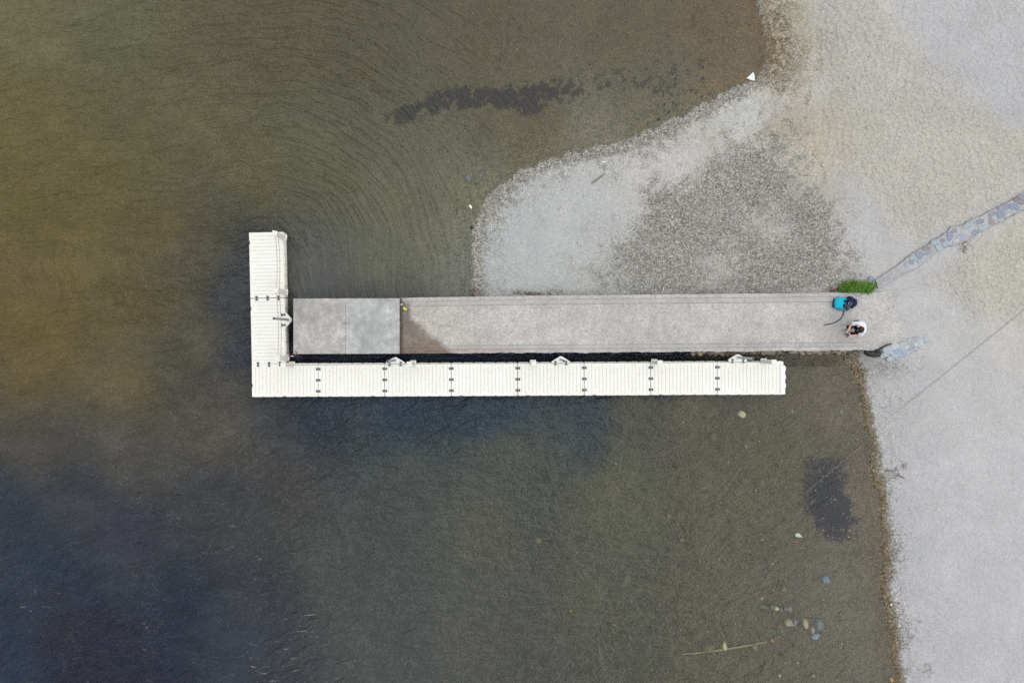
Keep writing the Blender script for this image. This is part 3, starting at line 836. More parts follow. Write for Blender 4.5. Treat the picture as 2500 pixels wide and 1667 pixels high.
def stone_mat(rgb, speckle=.25):
    key = (rgb, speckle)
    if key in _sm: return _sm[key]
    t = NT('stone_%d_%d_%d' % rgb); p = t.pos()
    n = t.noise(p, 14, 5, .7); v = t.vor(p, 45); r = t.sep(v.outputs['Color'])
    c = t.scale(T(*rgb), t.mr(n, .3, .7, .8, 1.2)); c = t.scale(c, t.math('ADD', 1.0, t.math('MULTIPLY', t.math('SUBTRACT', r[0], .5), speckle)))
    t.bsdf(c, .8, 0, .25, t.bump(n, .4, .02)); _sm[key] = t.m; return t.m

ROCKS = [ # px, py, w, h, rot, colour, label
 (2013.6, 1412, 17, 18, 10, (105, 130, 145), 'blue-grey angular stone lying alone under the shallows near the shore'),
 (1862, 1480, 19, 9, 3, (100, 108, 100), 'long grey-green stone at the left end of the underwater row'),
 (1884, 1479, 12, 12, 20, (100, 110, 106), 'square grey-green stone second in the underwater row'),
 (1894, 1484, 12, 10, 0, (182, 178, 140), 'pale yellow triangular stone in the underwater row'),
 (1905, 1487, 8, 12, 5, (98, 108, 106), 'narrow dull stone just right of the pale yellow one'),
 (1917, 1485, 13, 10, 0, (104, 106, 98), 'brownish flat stone before the end of the underwater row'),
 (1927, 1485, 8, 14, -8, (124, 126, 114), 'upright pale grey stone at the right end of the underwater row'),
 (1923, 1517.5, 20, 17, 15, (152, 150, 124), 'speckled cream stone at the left of the rock cluster'),
 (1939, 1520, 8, 19, -14, (122, 128, 142), 'slender blue-grey stone beside the speckled cream one'),
 (1964, 1519, 13, 25, 12, (174, 158, 126), 'pointed tan stone standing in the rock cluster'),
 (1982.5, 1537, 9, 19, -4, (152, 142, 138), 'pinkish grey stone next to the blue wedge in the cluster'),
 (1997, 1523, 20, 28, 10, (100, 118, 120), 'large striped dark slate at the right of the rock cluster'),
 (1990, 1550.5, 21, 13, 14, (122, 148, 164), 'light blue wedge stone lowest in the rock cluster'),
 (1841, 1576, 15, 13, 12, (120, 124, 100), 'olive kite-shaped stone over the right part of the sunken branch'),
 (1902.7, 1647, 9, 6, 15, (166, 162, 132), 'tiny pale stone alone below the rock cluster'),
 (1911, 1434, 11, 14, 0, (106, 104, 96), 'dull brown stone above the underwater row'),
 (1941, 1442, 14, 8, 0, (94, 95, 92), 'dark oval stone above the right end of the underwater row'),
 (1866, 1391, 10, 9, 0, (92, 100, 102), 'small dark blue-grey stone far above the underwater row'),
 (2174, 1656, 9, 13, 25, (176, 144, 106), 'orange tan stone on the wet line at the bottom of the beach'),
 (1728, 1578, 28, 20, 25, (114, 106, 82), 'big brown stone at the left part of the sunken branch'),
 (1768.6, 1576, 10, 21, 4, (182, 192, 142), 'pale green upright stone on the middle of the sunken branch'),
 (1884, 1561, 8, 8, 0, (176, 112, 62), 'small orange stone at the thin tip of the sunken branch'),
 (1809.6, 1011, 18, 16, -30, (186, 196, 150), 'pale yellow-green rock under water below the beach end of the dock'),
 (1740, 1065.6, 18, 24, -12, (108, 102, 88), 'flat brown-grey slab under water below the dock'),
 (1820, 1088.6, 6, 9, 0, (134, 132, 106), 'small olive pebble under the pale yellow-green rock'),
 (1314, 1317, 14, 15, 20, (142, 146, 86), 'yellow-green square stone in the deeper middle water'),
 (1943, 1321, 9, 7, 10, (146, 102, 76), 'reddish stone just under the white leaf-shaped shell'),
 (2052, 1005, 6, 9, 0, (132, 148, 150), 'small blue-grey pebble under water beside the shore bend'),
 (1662, 1316, 12, 11, 0, (134, 128, 86), 'mustard stone in the water left of the dark patch'),
 (1860, 1316, 8, 7, 0, (124, 120, 100), 'small beige pebble left of the white leaf-shaped shell'),
 (1710, 1514, 10, 9, 0, (110, 106, 80), 'round olive pebble above the big brown stone'),
 (1500, 1523, 8, 7, 0, (140, 118, 78), 'orange-brown pebble far left of the sunken branch'),
 (1394, 1489, 9, 7, 30, (150, 134, 80), 'yellow pebble in the lower middle of the water'),
 (1590, 1632, 7, 7, 0, (150, 112, 70), 'orange pebble near the lower edge of the photo'),
 (1633, 1258, 10, 9, 0, (132, 122, 76), 'mustard pebble right of centre in open water'),
 (1597, 1216, 11, 7, 20, (128, 112, 70), 'brown-yellow flat pebble above the mustard pebble'),
 (971, 1586, 10, 9, 0, (140, 104, 66), 'round orange stone in the dark lower water'),
 (1262, 123, 8, 7, 0, (140, 104, 74), 'orange pebble in the shallows near the top edge'),
 (1143, 436, 12, 17, 5, (106, 120, 126), 'larger blue-grey stone sunk off the tip of the spit'),
 (1175, 430, 11, 9, 20, (104, 116, 120), 'smaller blue-grey stone sunk off the tip of the spit'),
 (492, 760, 15, 10, 0, (108, 102, 74), 'faint olive stone on the bed left of the short arm'),
]
for i, (x, y, w, h, rot, rgb, lab) in enumerate(ROCKS):
    g = G(x, y, -.015); k = (H - g.z) / H / S
    bm = stone_mesh(w * k * 1.05, h * k * 1.05, min(w, h) * k * .75, 100 + i, n=7 + i % 3)
    o = from_bm('stone', bm, stone_mat(rgb), None, g); o.rotation_euler = (0, 0, R(rot))
    tag(o, lab, 'stone', 'stones lying on the lake bed')

rp = random.Random(31); k_ = 0
while k_ < 80:
    x, y = rp.uniform(1350, 2110), rp.uniform(985, 1655)
    if rp.random() > (x - 1250) / 900 or float(shore_s(np.array([x]), np.array([y]))[0]) > -26: continue
    if abs(x - 2015) < 75 and abs(y - 1210) < 110: continue
    g = G(x, y, -.012); d = rp.uniform(.035, .085)
    rgb = rp.choice([(150, 144, 118), (122, 120, 104), (138, 128, 96), (160, 156, 140), (104, 106, 98)])
    o = from_bm('pebble', stone_mesh(d * rp.uniform(1, 1.5), d, d * .6, 2000 + k_, 6), stone_mat(rgb), None, g); o.rotation_euler = (0, 0, rp.uniform(0, 6.28))
    tag(o, 'tiny pebble scattered on the shallow lake bed below the dock', 'pebble', 'tiny pebbles scattered on the lake bed'); k_ += 1

# white leaf-shaped shell and flat white fragments
def flat_thing(name, pts, dz, t, mat, label, cat, group=None, curl=0.0):
    cx = sum(p[0] for p in pts) / len(pts); cy = sum(p[1] for p in pts) / len(pts)
    g = G(cx, cy, dz); k = (H - g.z) / H / S
    bm = bmesh.new(); add_prism(bm, [((x - cx) * k, -(y - cy) * k) for x, y in pts][::-1], 0, t, min(.006, t * .3))
    for v in bm.verts: v.co.z += curl * (v.co.x ** 2 + v.co.y ** 2)
    o = from_bm(name, bm, mat, None, g); tag(o, label, cat, group); return o
M_wf = simple('white_fragment', T(226, 232, 230), .6, var=.06)
M_wf2 = simple('weathered_white', T(196, 208, 198), .7, var=.1)
flat_thing('fragment', [(1822, 192), (1839, 177), (1842, 186), (1842, 198), (1834, 197)], .03, .03, M_wf, 'white triangular plastic fragment at the top corner of the spit', 'litter')
flat_thing('fragment', [(1144, 502), (1149, 500), (1153, 506), (1151, 511), (1147, 507)], .03, .02, M_wf, 'small white scrap in the shallows off the spit', 'litter')
flat_thing('fragment', [(1148, 553), (1154, 551), (1153, 556), (1154, 560), (1151, 562), (1150, 557)], .03, .02, M_black, 'small black scrap at the water edge of the spit', 'litter')
flat_thing('fragment', [(1468, 396), (1474, 394.5), (1480, 395), (1476, 397.6), (1470, 398)], .02, .02, M_wf, 'white sliver on the upper sand of the spit', 'litter')
flat_thing('shell', [(1940, 1304), (1946, 1300), (1952, 1302), (1959, 1310), (1950, 1311), (1943, 1309)], .05, .03, M_wf2, 'white leaf-shaped shell under water near the dark patch', 'shell')
flat_thing('fragment', [(2173, 1473), (2177, 1472.5), (2177.5, 1476.5), (2174, 1477)], .02, .03, M_wf, 'bright white scrap at the wet line low on the beach', 'litter')
flat_thing('fragment', [(2192, 1470), (2195.5, 1470), (2195.5, 1473.5), (2192, 1473.5)], .02, .02, simple('red_scrap', T(140, 50, 60), .6), 'tiny red scrap on the beach', 'litter')
M_leaf = simple('yellow_leaf', T(214, 208, 78), .6, var=.2)
def pier_flat(name, pts, mat, label, cat, z=0.0, t=.012, group=None, zz=None):
    cx = sum(p[0] for p in pts) / len(pts); cy = sum(p[1] for p in pts) / len(pts)
    z0 = (float(pier_z(cx)) if zz is None else zz) + z; g = P(cx, cy, z0); k = (H - z0) / H / S
    bm = bmesh.new(); add_prism(bm, [((x - cx) * k, -(y - cy) * k) for x, y in pts][::-1], 0, t, .003)
    for v in bm.verts: v.co.z += abs(v.co.x) * .25
    o = from_bm(name, bm, mat, None, g); tag(o, label, cat, group); return o
pier_flat('leaf', [(984, 751), (988, 749.5), (992, 752), (994.5, 756.5), (993, 759), (989, 757), (985, 755)], M_leaf, 'yellow leaf lying on the wet corner below the slab step', 'leaf', .005, .02)
pier_flat('leaf', [(983, 763), (986, 762.2), (987, 764.5), (984.5, 766)], simple('dry_leaf', T(170, 160, 80), .7), 'smaller dry leaf just below the bright yellow leaf', 'leaf', .005)
pier_flat('fragment', [(977.5, 742), (981, 740), (984, 743), (982, 746), (978, 745)], simple('pinkish_scrap', T(205, 190, 196), .6), 'pinkish white scrap in the corner by the slab step', 'litter', .005)
pier_flat('fragment', [(963, 858), (966.5, 852), (967.5, 853), (965.5, 859)], M_wf, 'white mark-like splinter on the lower corner of the cool slab', 'litter', .003, .008, None, ZS)
pier_flat('twig', [(1008, 816), (1014.5, 803), (1015.4, 803.4), (1009, 816.5)], simple('pale_twig', T(170, 150, 130), .8), 'thin pale twig on the brown wet stain', 'twig', .004)

# sticks
def stick(pts, rad, mat, label, cat='stick'):
    A = Vector(pts[0]); P0 = catmull([Vector(p) - A for p in pts], 6)
    n = len(P0); rs = [rad * (0.45 + .75 * math.sin(math.pi * min(1, .12 + .8 * i / n))) * random.uniform(.85, 1.1) for i in range(n)]
    bm = bmesh.new(); add_tube(bm, P0, rs, 7)
    o = from_bm('stick', bm, mat, None, A, True); tag(o, label, cat); return o
M_olive = simple('algae_wood', T(146, 142, 100), .9, var=.2)
stick([G(1664, 1596, .03), G(1690, 1594, .04), G(1720, 1591, .05), G(1770, 1584, .05), G(1825, 1575, .04), G(1872, 1566, .03)], .032, M_olive, 'pale olive sunken branch among stones under water', 'branch')
stick([G(1620.5, 701, .06), G(1618.5, 709, .05), G(1616, 719, .05)], .014, simple('bleached_wood', T(214, 214, 212), .8), 'bleached white stick leaning on the upper edge of the pier')
stick([G(1919, 714, .03), G(1925, 709.5, .03)], .014, simple('bleached_wood', T(214, 214, 212), .8), 'short pale stick beside the pier left of the grass')
M_dw = simple('dark_driftwood', T(124, 120, 112), .9)
stick([G(1446, 448, .02), G(1460, 437, .03), G(1476, 424, .02)], .016, M_dw, 'dark driftwood stick on the sand of the spit')
stick([G(2161, 1149, .02), G(2172, 1147, .03), G(2181, 1151, .02)], .02, M_dw, 'curved dark twig on the beach above the shoreline', 'twig')
stick([G(2190, 1160, .02), G(2198, 1162, .03), G(2208, 1167, .02)], .018, simple('brown_twig', T(130, 114, 100), .9), 'brown twig on the beach right of the curved dark twig', 'twig')

# ------------------------------------------------------------------ cable and wires by the right shore
pts = []
for t in np.linspace(0, 1, 40):
    x = 2560 + (2150 - 2560) * t; y = np.interp(x, [2150, 2290, 2500, 2560], [1036, 926, 757, 710])
    pts.append(G(x, y, .012 - .03 * max(0, t - .85) / .15))
A = pts[0].copy(); bm = bmesh.new(); add_tube(bm, [p - A for p in pts], .009, 6)
o = from_bm('cable', bm, simple('grey_cable', T(166, 167, 173), .8), None, A, True); tag(o, 'thin dark cable lying straight across the beach towards the water', 'cable')
for k, lab in ((-1, 'upper of two pale wires running into the dark underwater patch'), (1, 'lower of two pale wires running into the dark underwater patch')):
    q = []
    for t in np.linspace(0, 1, 14):
        x = 2109 + (1966 - 2109) * t; y = 1084 + (1203 - 1084) * t
        z = .07 - .16 * t
        q.append(P(x - k * 1.1, y + k * 1.6, z))
    A = q[0].copy(); bm = bmesh.new(); add_tube(bm, [p - A for p in q], .0045, 6)
    o = from_bm('wire', bm, simple('pale_wire', T(136, 139, 136), .6), None, A, True); tag(o, lab, 'wire', 'pair of wires in the shallows')

# ------------------------------------------------------------------ stone-set wall, kerb, paving
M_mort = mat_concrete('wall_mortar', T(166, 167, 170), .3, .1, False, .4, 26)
wall = empty('stone_wall', G(2340, 575)); tag(wall, 'low wall of blue stones set in mortar running up the beach', 'wall')
WL = [(2138, 684), (2160, 669), (2194, 647), (2217, 627), (2235, 615), (2267, 597), (2291, 581), (2310, 568), (2324, 554), (2348, 552), (2375, 533), (2394, 530), (2412, 519), (2433, 508), (2448, 500), (2469, 490), (2480, 482), (2500, 471), (2600, 415)]
WR = [(2144, 704), (2183, 681), (2208, 665.5), (2234, 656), (2256, 640), (2273, 626), (2291, 613), (2312, 600), (2330, 598), (2358, 588), (2373, 576), (2401, 563), (2430, 546), (2455, 533), (2476, 523), (2498, 511), (2530, 494), (2612, 452)]
def resample(tab, n=70):
    q = [Vector((a, b, 0)) for a, b in tab]; L = [0]
    for a, b in zip(q, q[1:]): L.append(L[-1] + (b - a).length)
    return [Vector((float(np.interp(L[-1] * i / n, L, [v.x for v in q])), float(np.interp(L[-1] * i / n, L, [v.y for v in q])), 0)) for i in range(n + 1)]
bm = bmesh.new(); Lc = resample(WL); Rc = resample(WR)
rows = []
for a, b in zip(Lc, Rc):
    za = zat(a.x, a.y) ; zb = zat(b.x, b.y); z = max(za, zb) + .055 + random.uniform(-.006, .006)
    ja = random.uniform(-.7, .7); jb = random.uniform(-.7, .7)
    pa = P(a.x + ja, a.y, z); pb = P(b.x + jb, b.y, z)
    rows.append([bm.verts.new(v - wall.location) for v in (Vector((pa.x, pa.y, za - .15)), pa, (pa + pb) / 2 + Vector((0, 0, .01)), pb, Vector((pb.x, pb.y, zb - .15)))])
for r0, r1 in zip(rows, rows[1:]):
    for i in range(4): bm.faces.new((r0[i], r0[i + 1], r1[i + 1], r1[i]))
from_bm('mortar_bed', bm, M_mort, wall)
cy_, bl_, sl_, mr_, pl_ = (160, 172, 178), (138, 148, 164), (138, 142, 152), (140, 134, 140), (178, 181, 182)
WS = [(750, 1170, 60, 70, cy_), (812, 1125, 78, 48, bl_), (828, 1060, 88, 48, cy_), (920, 1020, 98, 88, bl_), (1010, 938, 98, 44, sl_), (1020, 1000, 88, 34, bl_), (920, 1105, 60, 36, cy_),
      (1130, 850, 112, 58, cy_), (1185, 918, 100, 86, cy_), (1272, 872, 88, 66, cy_), (1232, 822, 58, 38, sl_), (1335, 765, 100, 110, bl_), (1392, 695, 80, 50, sl_), (1500, 775, 120, 90, (160, 164, 182)),
      (1420, 830, 90, 50, pl_), (1595, 615, 130, 80, cy_), (1690, 540, 92, 40, cy_), (1745, 572, 98, 58, sl_), (1775, 650, 108, 66, cy_), (1685, 705, 90, 56, bl_), (1900, 560, 90, 80, (150, 146, 146)), (1920, 465, 108, 48, bl_),
      (2030, 468, 112, 88, bl_), (2030, 540, 88, 38, cy_), (2140, 470, 90, 38, pl_), (2095, 375, 78, 88, bl_), (2200, 352, 100, 84, bl_), (2258, 388, 60, 54, bl_), (2315, 228, 90, 78, sl_), (2245, 272, 74, 66, mr_),
      (2310, 305, 100, 66, mr_), (2005, 390, 48, 28, bl_)]
def set_stone(parent, zx, zy, w, h, rgb, x0, y0, sc_, ztop, i, grow=1.14):
    px, py = x0 + zx / sc_, y0 + zy / sc_
    z = ztop(px, py); g = P(px, py, z); k = (H - z) / H / S
    bm = stone_mesh(w / sc_ * k * grow, h / sc_ * k * grow, .03, 500 + i, n=8, sharp=.20, flat=True)
    o = from_bm('stone', bm, stone_mat(rgb, .1), parent); o.location = g - parent.location; o.rotation_euler = (0, 0, R(20 if w > h * 1.3 else -10))
for i, (zx, zy, w, h, rgb) in enumerate(WS):
    set_stone(wall, zx, zy, w, h, rgb, 2080, 440, 5.6, lambda a, b: zat(a, b) + .05, i)
pav = empty('stone_paving', G(2185, 855)); tag(pav, 'patch of pale blue paving stones beside the shore end of the pier', 'paving')
bm = bmesh.new(); pp = [(2148, 866), (2152, 852), (2178, 841), (2210, 830), (2240, 821), (2262, 824), (2258, 838), (2246, 852), (2222, 864), (2200, 876), (2172, 878)]
vs = []
cp = G(2200, 852, .03)
cv = bm.verts.new(cp - pav.location)
ring = [bm.verts.new(G(a, b, .012) - pav.location) for a, b in pp]; low = [bm.verts.new(v.co - Vector((0, 0, .15))) for v in ring]
for i in range(len(pp)):
    j = (i + 1) % len(pp); bm.faces.new((cv, ring[i], ring[j])); bm.faces.new((ring[i], low[i], low[j], ring[j]))
from_bm('mortar_bed', bm, M_mort, pav)
lb, lc, lp_ = (168, 176, 184), (172, 181, 186), (182, 187, 189)
for i, (zx, zy, w, h, rgb) in enumerate([(585, 700, 72, 52, lp_), (680, 690, 60, 70, lb), (508, 750, 100, 78, lb), (612, 755, 80, 58, (150, 162, 180)), (682, 812, 88, 58, (150, 160, 180)), (598, 812, 88, 56, lb), (540, 862, 90, 42, lb), (432, 822, 66, 40, lp_),
        (800, 690, 56, 108, (146, 160, 178)), (880, 640, 50, 80, lp_), (946, 618, 58, 78, lp_), (1015, 590, 58, 66, lc), (748, 765, 90, 58, lb), (792, 620, 58, 38, lb), (938, 682, 56, 48, lp_), (478, 800, 70, 44, lc), (652, 852, 78, 34, lb), (745, 690, 46, 54, (190, 186, 182))]):
    set_stone(pav, zx, zy, w, h, rgb, 2080, 720, 5.6, lambda a, b: zat(a, b) + .008, 900 + i, 1.75)
g = G(2124.5, 685, -.02); bm = stone_mesh(.22, .34, .12, 77, 6, .2, True)
o = from_bm('stone', bm, stone_mat((138, 150, 166), .15), None, g); o.rotation_euler = (0, 0, R(15)); tag(o, 'blue-grey slate standing between the grass tuft and the kerb', 'stone')

# ------------------------------------------------------------------ tyre under the pier edge
g = P(2130.5, 860.5, zat(2131, 863) + .17)
ty = empty('tyre', g); tag(ty, 'old black tyre leaning on edge against the shore end of the pier', 'tyre')
def torus_bm(Rm, prof, n=40):
    bm = bmesh.new(); rings = []
    for i in range(n):
        a = 2 * math.pi * i / n
        rings.append([bm.verts.new(((Rm + r) * math.cos(a), (Rm + r) * math.sin(a), z)) for r, z in prof])
    m = len(prof)
    for i in range(n):
        for k in range(m):
            bm.faces.new((rings[i][k], rings[i][(k + 1) % m], rings[(i + 1) % n][(k + 1) % m], rings[(i + 1) % n][k]))
    return bm
M_rub2 = simple('tyre_rubber', T(62, 62, 66), .8, var=.25, scale=30)
carc = torus_bm(.19, [(.065, -.05), (.072, 0), (.065, .05), (.03, .075), (-.04, .062), (-.06, .05), (-.03, .045), (.02, .055), (.045, .04), (.05, 0), (.045, -.04), (.02, -.055), (-.03, -.045), (-.06, -.05), (-.04, -.062), (.03, -.075)])
o = from_bm('carcass', carc, M_rub2, ty, smooth=True)
bm = bmesh.new()
for k in range(36):
    a = 2 * math.pi * k / 36
    add_box(bm, .26, .268, -.012, .012, -.045, .045, 0, 1, Matrix.Rotation(a, 4, 'Z'))
from_bm('tread', bm, M_rub2, ty)
ty.rotation_euler = (R(-64), 0, R(6))
stick([P(2140, 855, .42), P(2150, 850, .50), P(2163, 843.5, .515), P(2175, 838.5, .52)], .024, simple('gap_shadow_dark', T(58, 54, 52), .9), 'dark strip drawn for the shadow gap along the pier edge above the tyre', 'root')  # dark tube put in for the shadow gap between pier edge and stones

# ------------------------------------------------------------------ grass tuft and weeds
def blades(name, n, sampler, lmin, lmax, wid, cols, lean=1.0, mat=None, label=None, cat=None, kind=None):
    V = []; F = []; C = []
    for i in range(n):
        b, amp = sampler(); ln = random.uniform(lmin, lmax) * amp; a = random.uniform(0, 2 * math.pi)
        d = Vector((math.cos(a), math.sin(a), 0)); side = Vector((-d.y, d.x, 0)) * wid
        le = random.uniform(.25, 1.0) * lean
        p1 = b + d * ln * .35 * le + Vector((0, 0, ln * .6)); p2 = b + d * ln * .95 * le + Vector((0, 0, ln * (.85 - .35 * le)))
        c = random.choice(cols); f = random.uniform(.7, 1.3); c = tuple(q * f for q in c)
        k = len(V); V += [b - side, b + side, p1 + side * .8, p1 - side * .8, p2]; F += [(k, k + 1, k + 2, k + 3), (k + 3, k + 2, k + 4)]
        C += [tuple(q * .5 for q in c)] * 2 + [c] * 3
    A = sum((v for v in V), Vector()) / len(V); A.z = min(v.z for v in V)
    me = bpy.data.meshes.new(name); me.from_pydata([tuple(v - A) for v in V], [], F); me.update()
    put_attr(me, 'col', np.array(C))
    o = link_mesh(name, me, mat, None, A); tag(o, label, cat, kind=kind); return o
M_blade = mat_attr('blade_green')
def tuft():
    while True:
        x = random.uniform(2044, 2130); y = random.uniform(686, 715)
        e = ((x - 2088) / 44) ** 2 + ((y - 701 - 3 * math.sin(x / 9)) / (12 + 4 * math.sin(x / 13 + 1))) ** 2
        if e < 1 and random.random() > .55 * max(0, (2080 - x) / 40): return G(x, y, -.02), 1.0 - .35 * e
blades('grass_tuft', 2600, tuft, .12, .42, .007, [T(78, 132, 48), T(92, 150, 58), T(58, 108, 38), T(118, 150, 62), T(48, 92, 34), T(136, 148, 76)], 1.0, M_blade,
       'bright green grass tuft growing against the shore end of the pier', 'grass')
def red():
    r = random.random()
    if r < .45: x = random.gauss(1300, 26); y = 719.5 + random.uniform(-5, 0) ; x = min(max(x, 1255), 1345)
    elif r < .65: x = random.gauss(1157, 5); y = random.uniform(700, 722)
    else: x = min(random.gauss(2036, 14), 2050); y = 711 - abs(random.gauss(0, 4))
    return G(x, y, -.01), 1.0
blades('shore_weed', 260, red, .03, .09, .012, [T(126, 84, 70), T(110, 74, 62), T(140, 96, 76), T(96, 78, 60)], 1.2, M_blade, 'low rust-red weed in patches along the upper pier edge', 'weed', 'stuff')
def moss():
    x = random.uniform(2300, 2500); t = (x - 2300) / 200
    y = 604 - 96 * t + random.gauss(0, 2.2)
    if random.random() < .07: x = random.gauss(2352, 6); y = random.gauss(602, 7)
    return G(x, y, -.005), 1.0
blades('moss_growth', 700, moss, .02, .06, .014, [T(122, 122, 80), T(104, 106, 70), T(140, 136, 92)], 1.4, M_blade, 'thin olive moss growing along the lower side of the stone wall', 'moss', 'stuff')

# seaweed bank on the bed
WEED = [(942, 288), (985, 258), (1050, 236), (1080, 214), (1110, 205), (1160, 218), (1240, 216), (1300, 206), (1360, 196), (1480, 190), (1500, 214), (1420, 232), (1330, 246), (1300, 272), (1210, 262), (1120, 264), (1040, 278), (985, 302)]
cand = np.stack([rng.uniform(900, 1720, 90000), rng.uniform(140, 330, 90000)], -1)
ww = (fbm(cand[:, 0] / 40, cand[:, 1] / 40, 91, 4) - .5) * 40
m = sst(-14, 22, sdf(cand[:, 0] + ww * .7, cand[:, 1] + ww * .7, WEED))
fade = 1 - .60 * sst(1290, 1440, cand[:, 0])
pat = sst(.46, .62, fbm(cand[:, 0] / 15, cand[:, 1] / 15, 95, 4, .65) + .13 * m * (cand[:, 0] < 1330))
extra = .10 * np.exp(-(((cand[:, 0] - 1600) / 140) ** 2 + ((cand[:, 1] - 190) / 60) ** 2)) * (fbm(cand[:, 0] / 16, cand[:, 1] / 16, 97) > .58)
keep = rng.random(len(cand)) < np.clip(m * fade * pat * .75 + extra, 0, 1)
V = []; F = []; C = []
zs = height(cand[keep][:, 0], cand[keep][:, 1])
for (x, y), z in zip(cand[keep], zs):
    b = P(x, y, float(z) + random.uniform(.005, .05)); a = random.uniform(0, 6.28); l = random.uniform(.025, .07); w = random.uniform(.012, .03)
    d = Vector((math.cos(a), math.sin(a), random.uniform(-.3, .3))) * l; s_ = Vector((-math.sin(a), math.cos(a), random.uniform(-.4, .4))) * w
    k = len(V); V += [b - d, b + s_, b + d, b - s_]; F.append((k, k + 1, k + 2, k + 3))
    c = random.choice([T(22, 22, 30), T(28, 27, 32), T(18, 20, 30), T(40, 38, 38)]); C += [c] * 4
A = P(1200, 240, -.6)
me = bpy.data.meshes.new('seaweed'); me.from_pydata([tuple(v - A) for v in V], [], F); me.update(); put_attr(me, 'col', np.array(C))
o = link_mesh('seaweed', me, mat_attr('dark_weed'), None, A); tag(o, 'dark bank of seaweed on the bed above the spit', 'seaweed', kind='stuff')

cand = np.stack([rng.uniform(1930, 2110, 30000), rng.uniform(1090, 1330, 30000)], -1)
_, hmask = water_target(cand[:, 0], cand[:, 1])
pat = sst(.38, .60, fbm(cand[:, 0] / 11, cand[:, 1] / 11, 99, 4, .65))
keep = rng.random(len(cand)) < np.clip(hmask * (.25 + pat) * .34, 0, 1) * (hmask > .12)
V = []; F = []; C = []
zs = height(cand[keep][:, 0], cand[keep][:, 1])
for (x, y), z in zip(cand[keep], zs):
    b = P(x, y, float(z) + random.uniform(.005, .05)); a = random.uniform(0, 6.28); l = random.uniform(.025, .06); w = random.uniform(.01, .025)
    d = Vector((math.cos(a), math.sin(a), random.uniform(-.2, .2))) * l; s_ = Vector((-math.sin(a), math.cos(a), random.uniform(-.3, .3))) * w
    k = len(V); V += [b - d, b + s_, b + d, b - s_]; F.append((k, k + 1, k + 2, k + 3))
    c = random.choice([T(24, 26, 36), T(30, 32, 40), T(20, 24, 36)] * 8 + [T(150, 156, 150)]); C += [c] * 4
A = P(2020, 1220, -.2)
me = bpy.data.meshes.new('seaweed'); me.from_pydata([tuple(v - A) for v in V], [], F); me.update(); put_attr(me, 'col', np.array(C))
o = link_mesh('seaweed', me, bpy.data.materials['dark_weed'], None, A); tag(o, 'ragged dark weed patch in the shallows near the right shore', 'seaweed', kind='stuff')

# ------------------------------------------------------------------ backpack, jacket, bag, strap
def sup_bm(a, b, c, e=.5, e2=.5, nu=36, nv=18, jit=0.0, seed=0):
    rr = random.Random(seed); bm = bmesh.new(); rings = []
    def sg(v, p): return math.copysign(abs(v) ** p, v)
    for j in range(1, nv):
        ph = -math.pi / 2 + math.pi * j / nv; ring = []
        for i in range(nu):
            th = 2 * math.pi * i / nu
            ring.append(bm.verts.new((a * sg(math.cos(ph), e) * sg(math.cos(th), e2), b * sg(math.cos(ph), e) * sg(math.sin(th), e2), c * sg(math.sin(ph), e))))
        rings.append(ring)
    lo = bm.verts.new((0, 0, -c)); hi = bm.verts.new((0, 0, c))
    for r0, r1 in zip(rings, rings[1:]):
        for i in range(nu): bm.faces.new((r0[i], r0[(i + 1) % nu], r1[(i + 1) % nu], r1[i]))
    for i in range(nu):
        bm.faces.new((lo, rings[0][(i + 1) % nu], rings[0][i])); bm.faces.new((hi, rings[-1][i], rings[-1][(i + 1) % nu]))
    if jit:
        from mathutils import noise as mn
        for v in bm.verts: v.co += v.co.normalized() * jit * mn.noise(v.co * 9 + Vector((seed, 0, 0))) + Vector((0, 0, jit * .5 * mn.noise(v.co * 16)))
    return bm
M_teal = simple('teal_fabric', T(24, 176, 200), .75, var=.08, scale=30)
M_navy = simple('navy_cloth', T(26, 32, 74), .85, var=.25, scale=22)
M_char = simple('charcoal_cloth', T(58, 62, 72), .8, var=.25, scale=25)
M_blk = simple('black_webbing', T(34, 32, 34), .8, var=.2)
zp = float(pier_z(2050)) 
bp = empty('backpack', P(2050, 741, zp), R(-6)); tag(bp, 'teal backpack lying on the pier with navy harness and black trim', 'backpack')
bm = sup_bm(.24, .205, .11, .55, .62, jit=.012, seed=3); bmesh.ops.translate(bm, verts=bm.verts, vec=(-.01, 0, .11)); from_bm('pack_body', bm, M_teal, bp, smooth=True)
bm = sup_bm(.05, .16, .06, .6, .6, jit=.01, seed=4); bmesh.ops.translate(bm, verts=bm.verts, vec=(-.21, -.01, .07)); from_bm('base_trim', bm, M_navy, bp, smooth=True)
bm = bmesh.new(); add_tube(bm, catmull([(-.22, .10, .10), (-.245, 0, .10), (-.22, -.12, .10), (-.12, -.19, .10), (0, -.215, .10)], 6), .013, 7); from_bm('zip_piping', bm, M_navy, bp, smooth=True)
for yy in (.07, -.06):
    bm = bmesh.new()
    pts = catmull([(.02, yy, .215), (.10, yy * 1.15, .25), (.20, yy * 1.2, .24), (.26, yy, .16)], 6)
    for a, b in zip(pts, pts[1:]):
        pass
    rows = [[bm.verts.new(p + Vector((0, s * .035, dz))) for s, dz in ((-1, 0), (-1, .014), (1, .014), (1, 0))] for p in pts]
    for r0, r1 in zip(rows, rows[1:]):
        for k in range(4): bm.faces.new((r0[k], r0[(k + 1) % 4], r1[(k + 1) % 4], r1[k]))
    from_bm('shoulder_strap', bm, M_navy, bp)
bm = bmesh.new(); add_tube(bm, catmull([(-.05, .20, .12), (-.03, .235, .13), (.02, .24, .13), (.05, .20, .12)], 5), .012, 6); from_bm('grab_handle', bm, simple('pale_webbing', T(200, 212, 214), .7), bp, smooth=True)

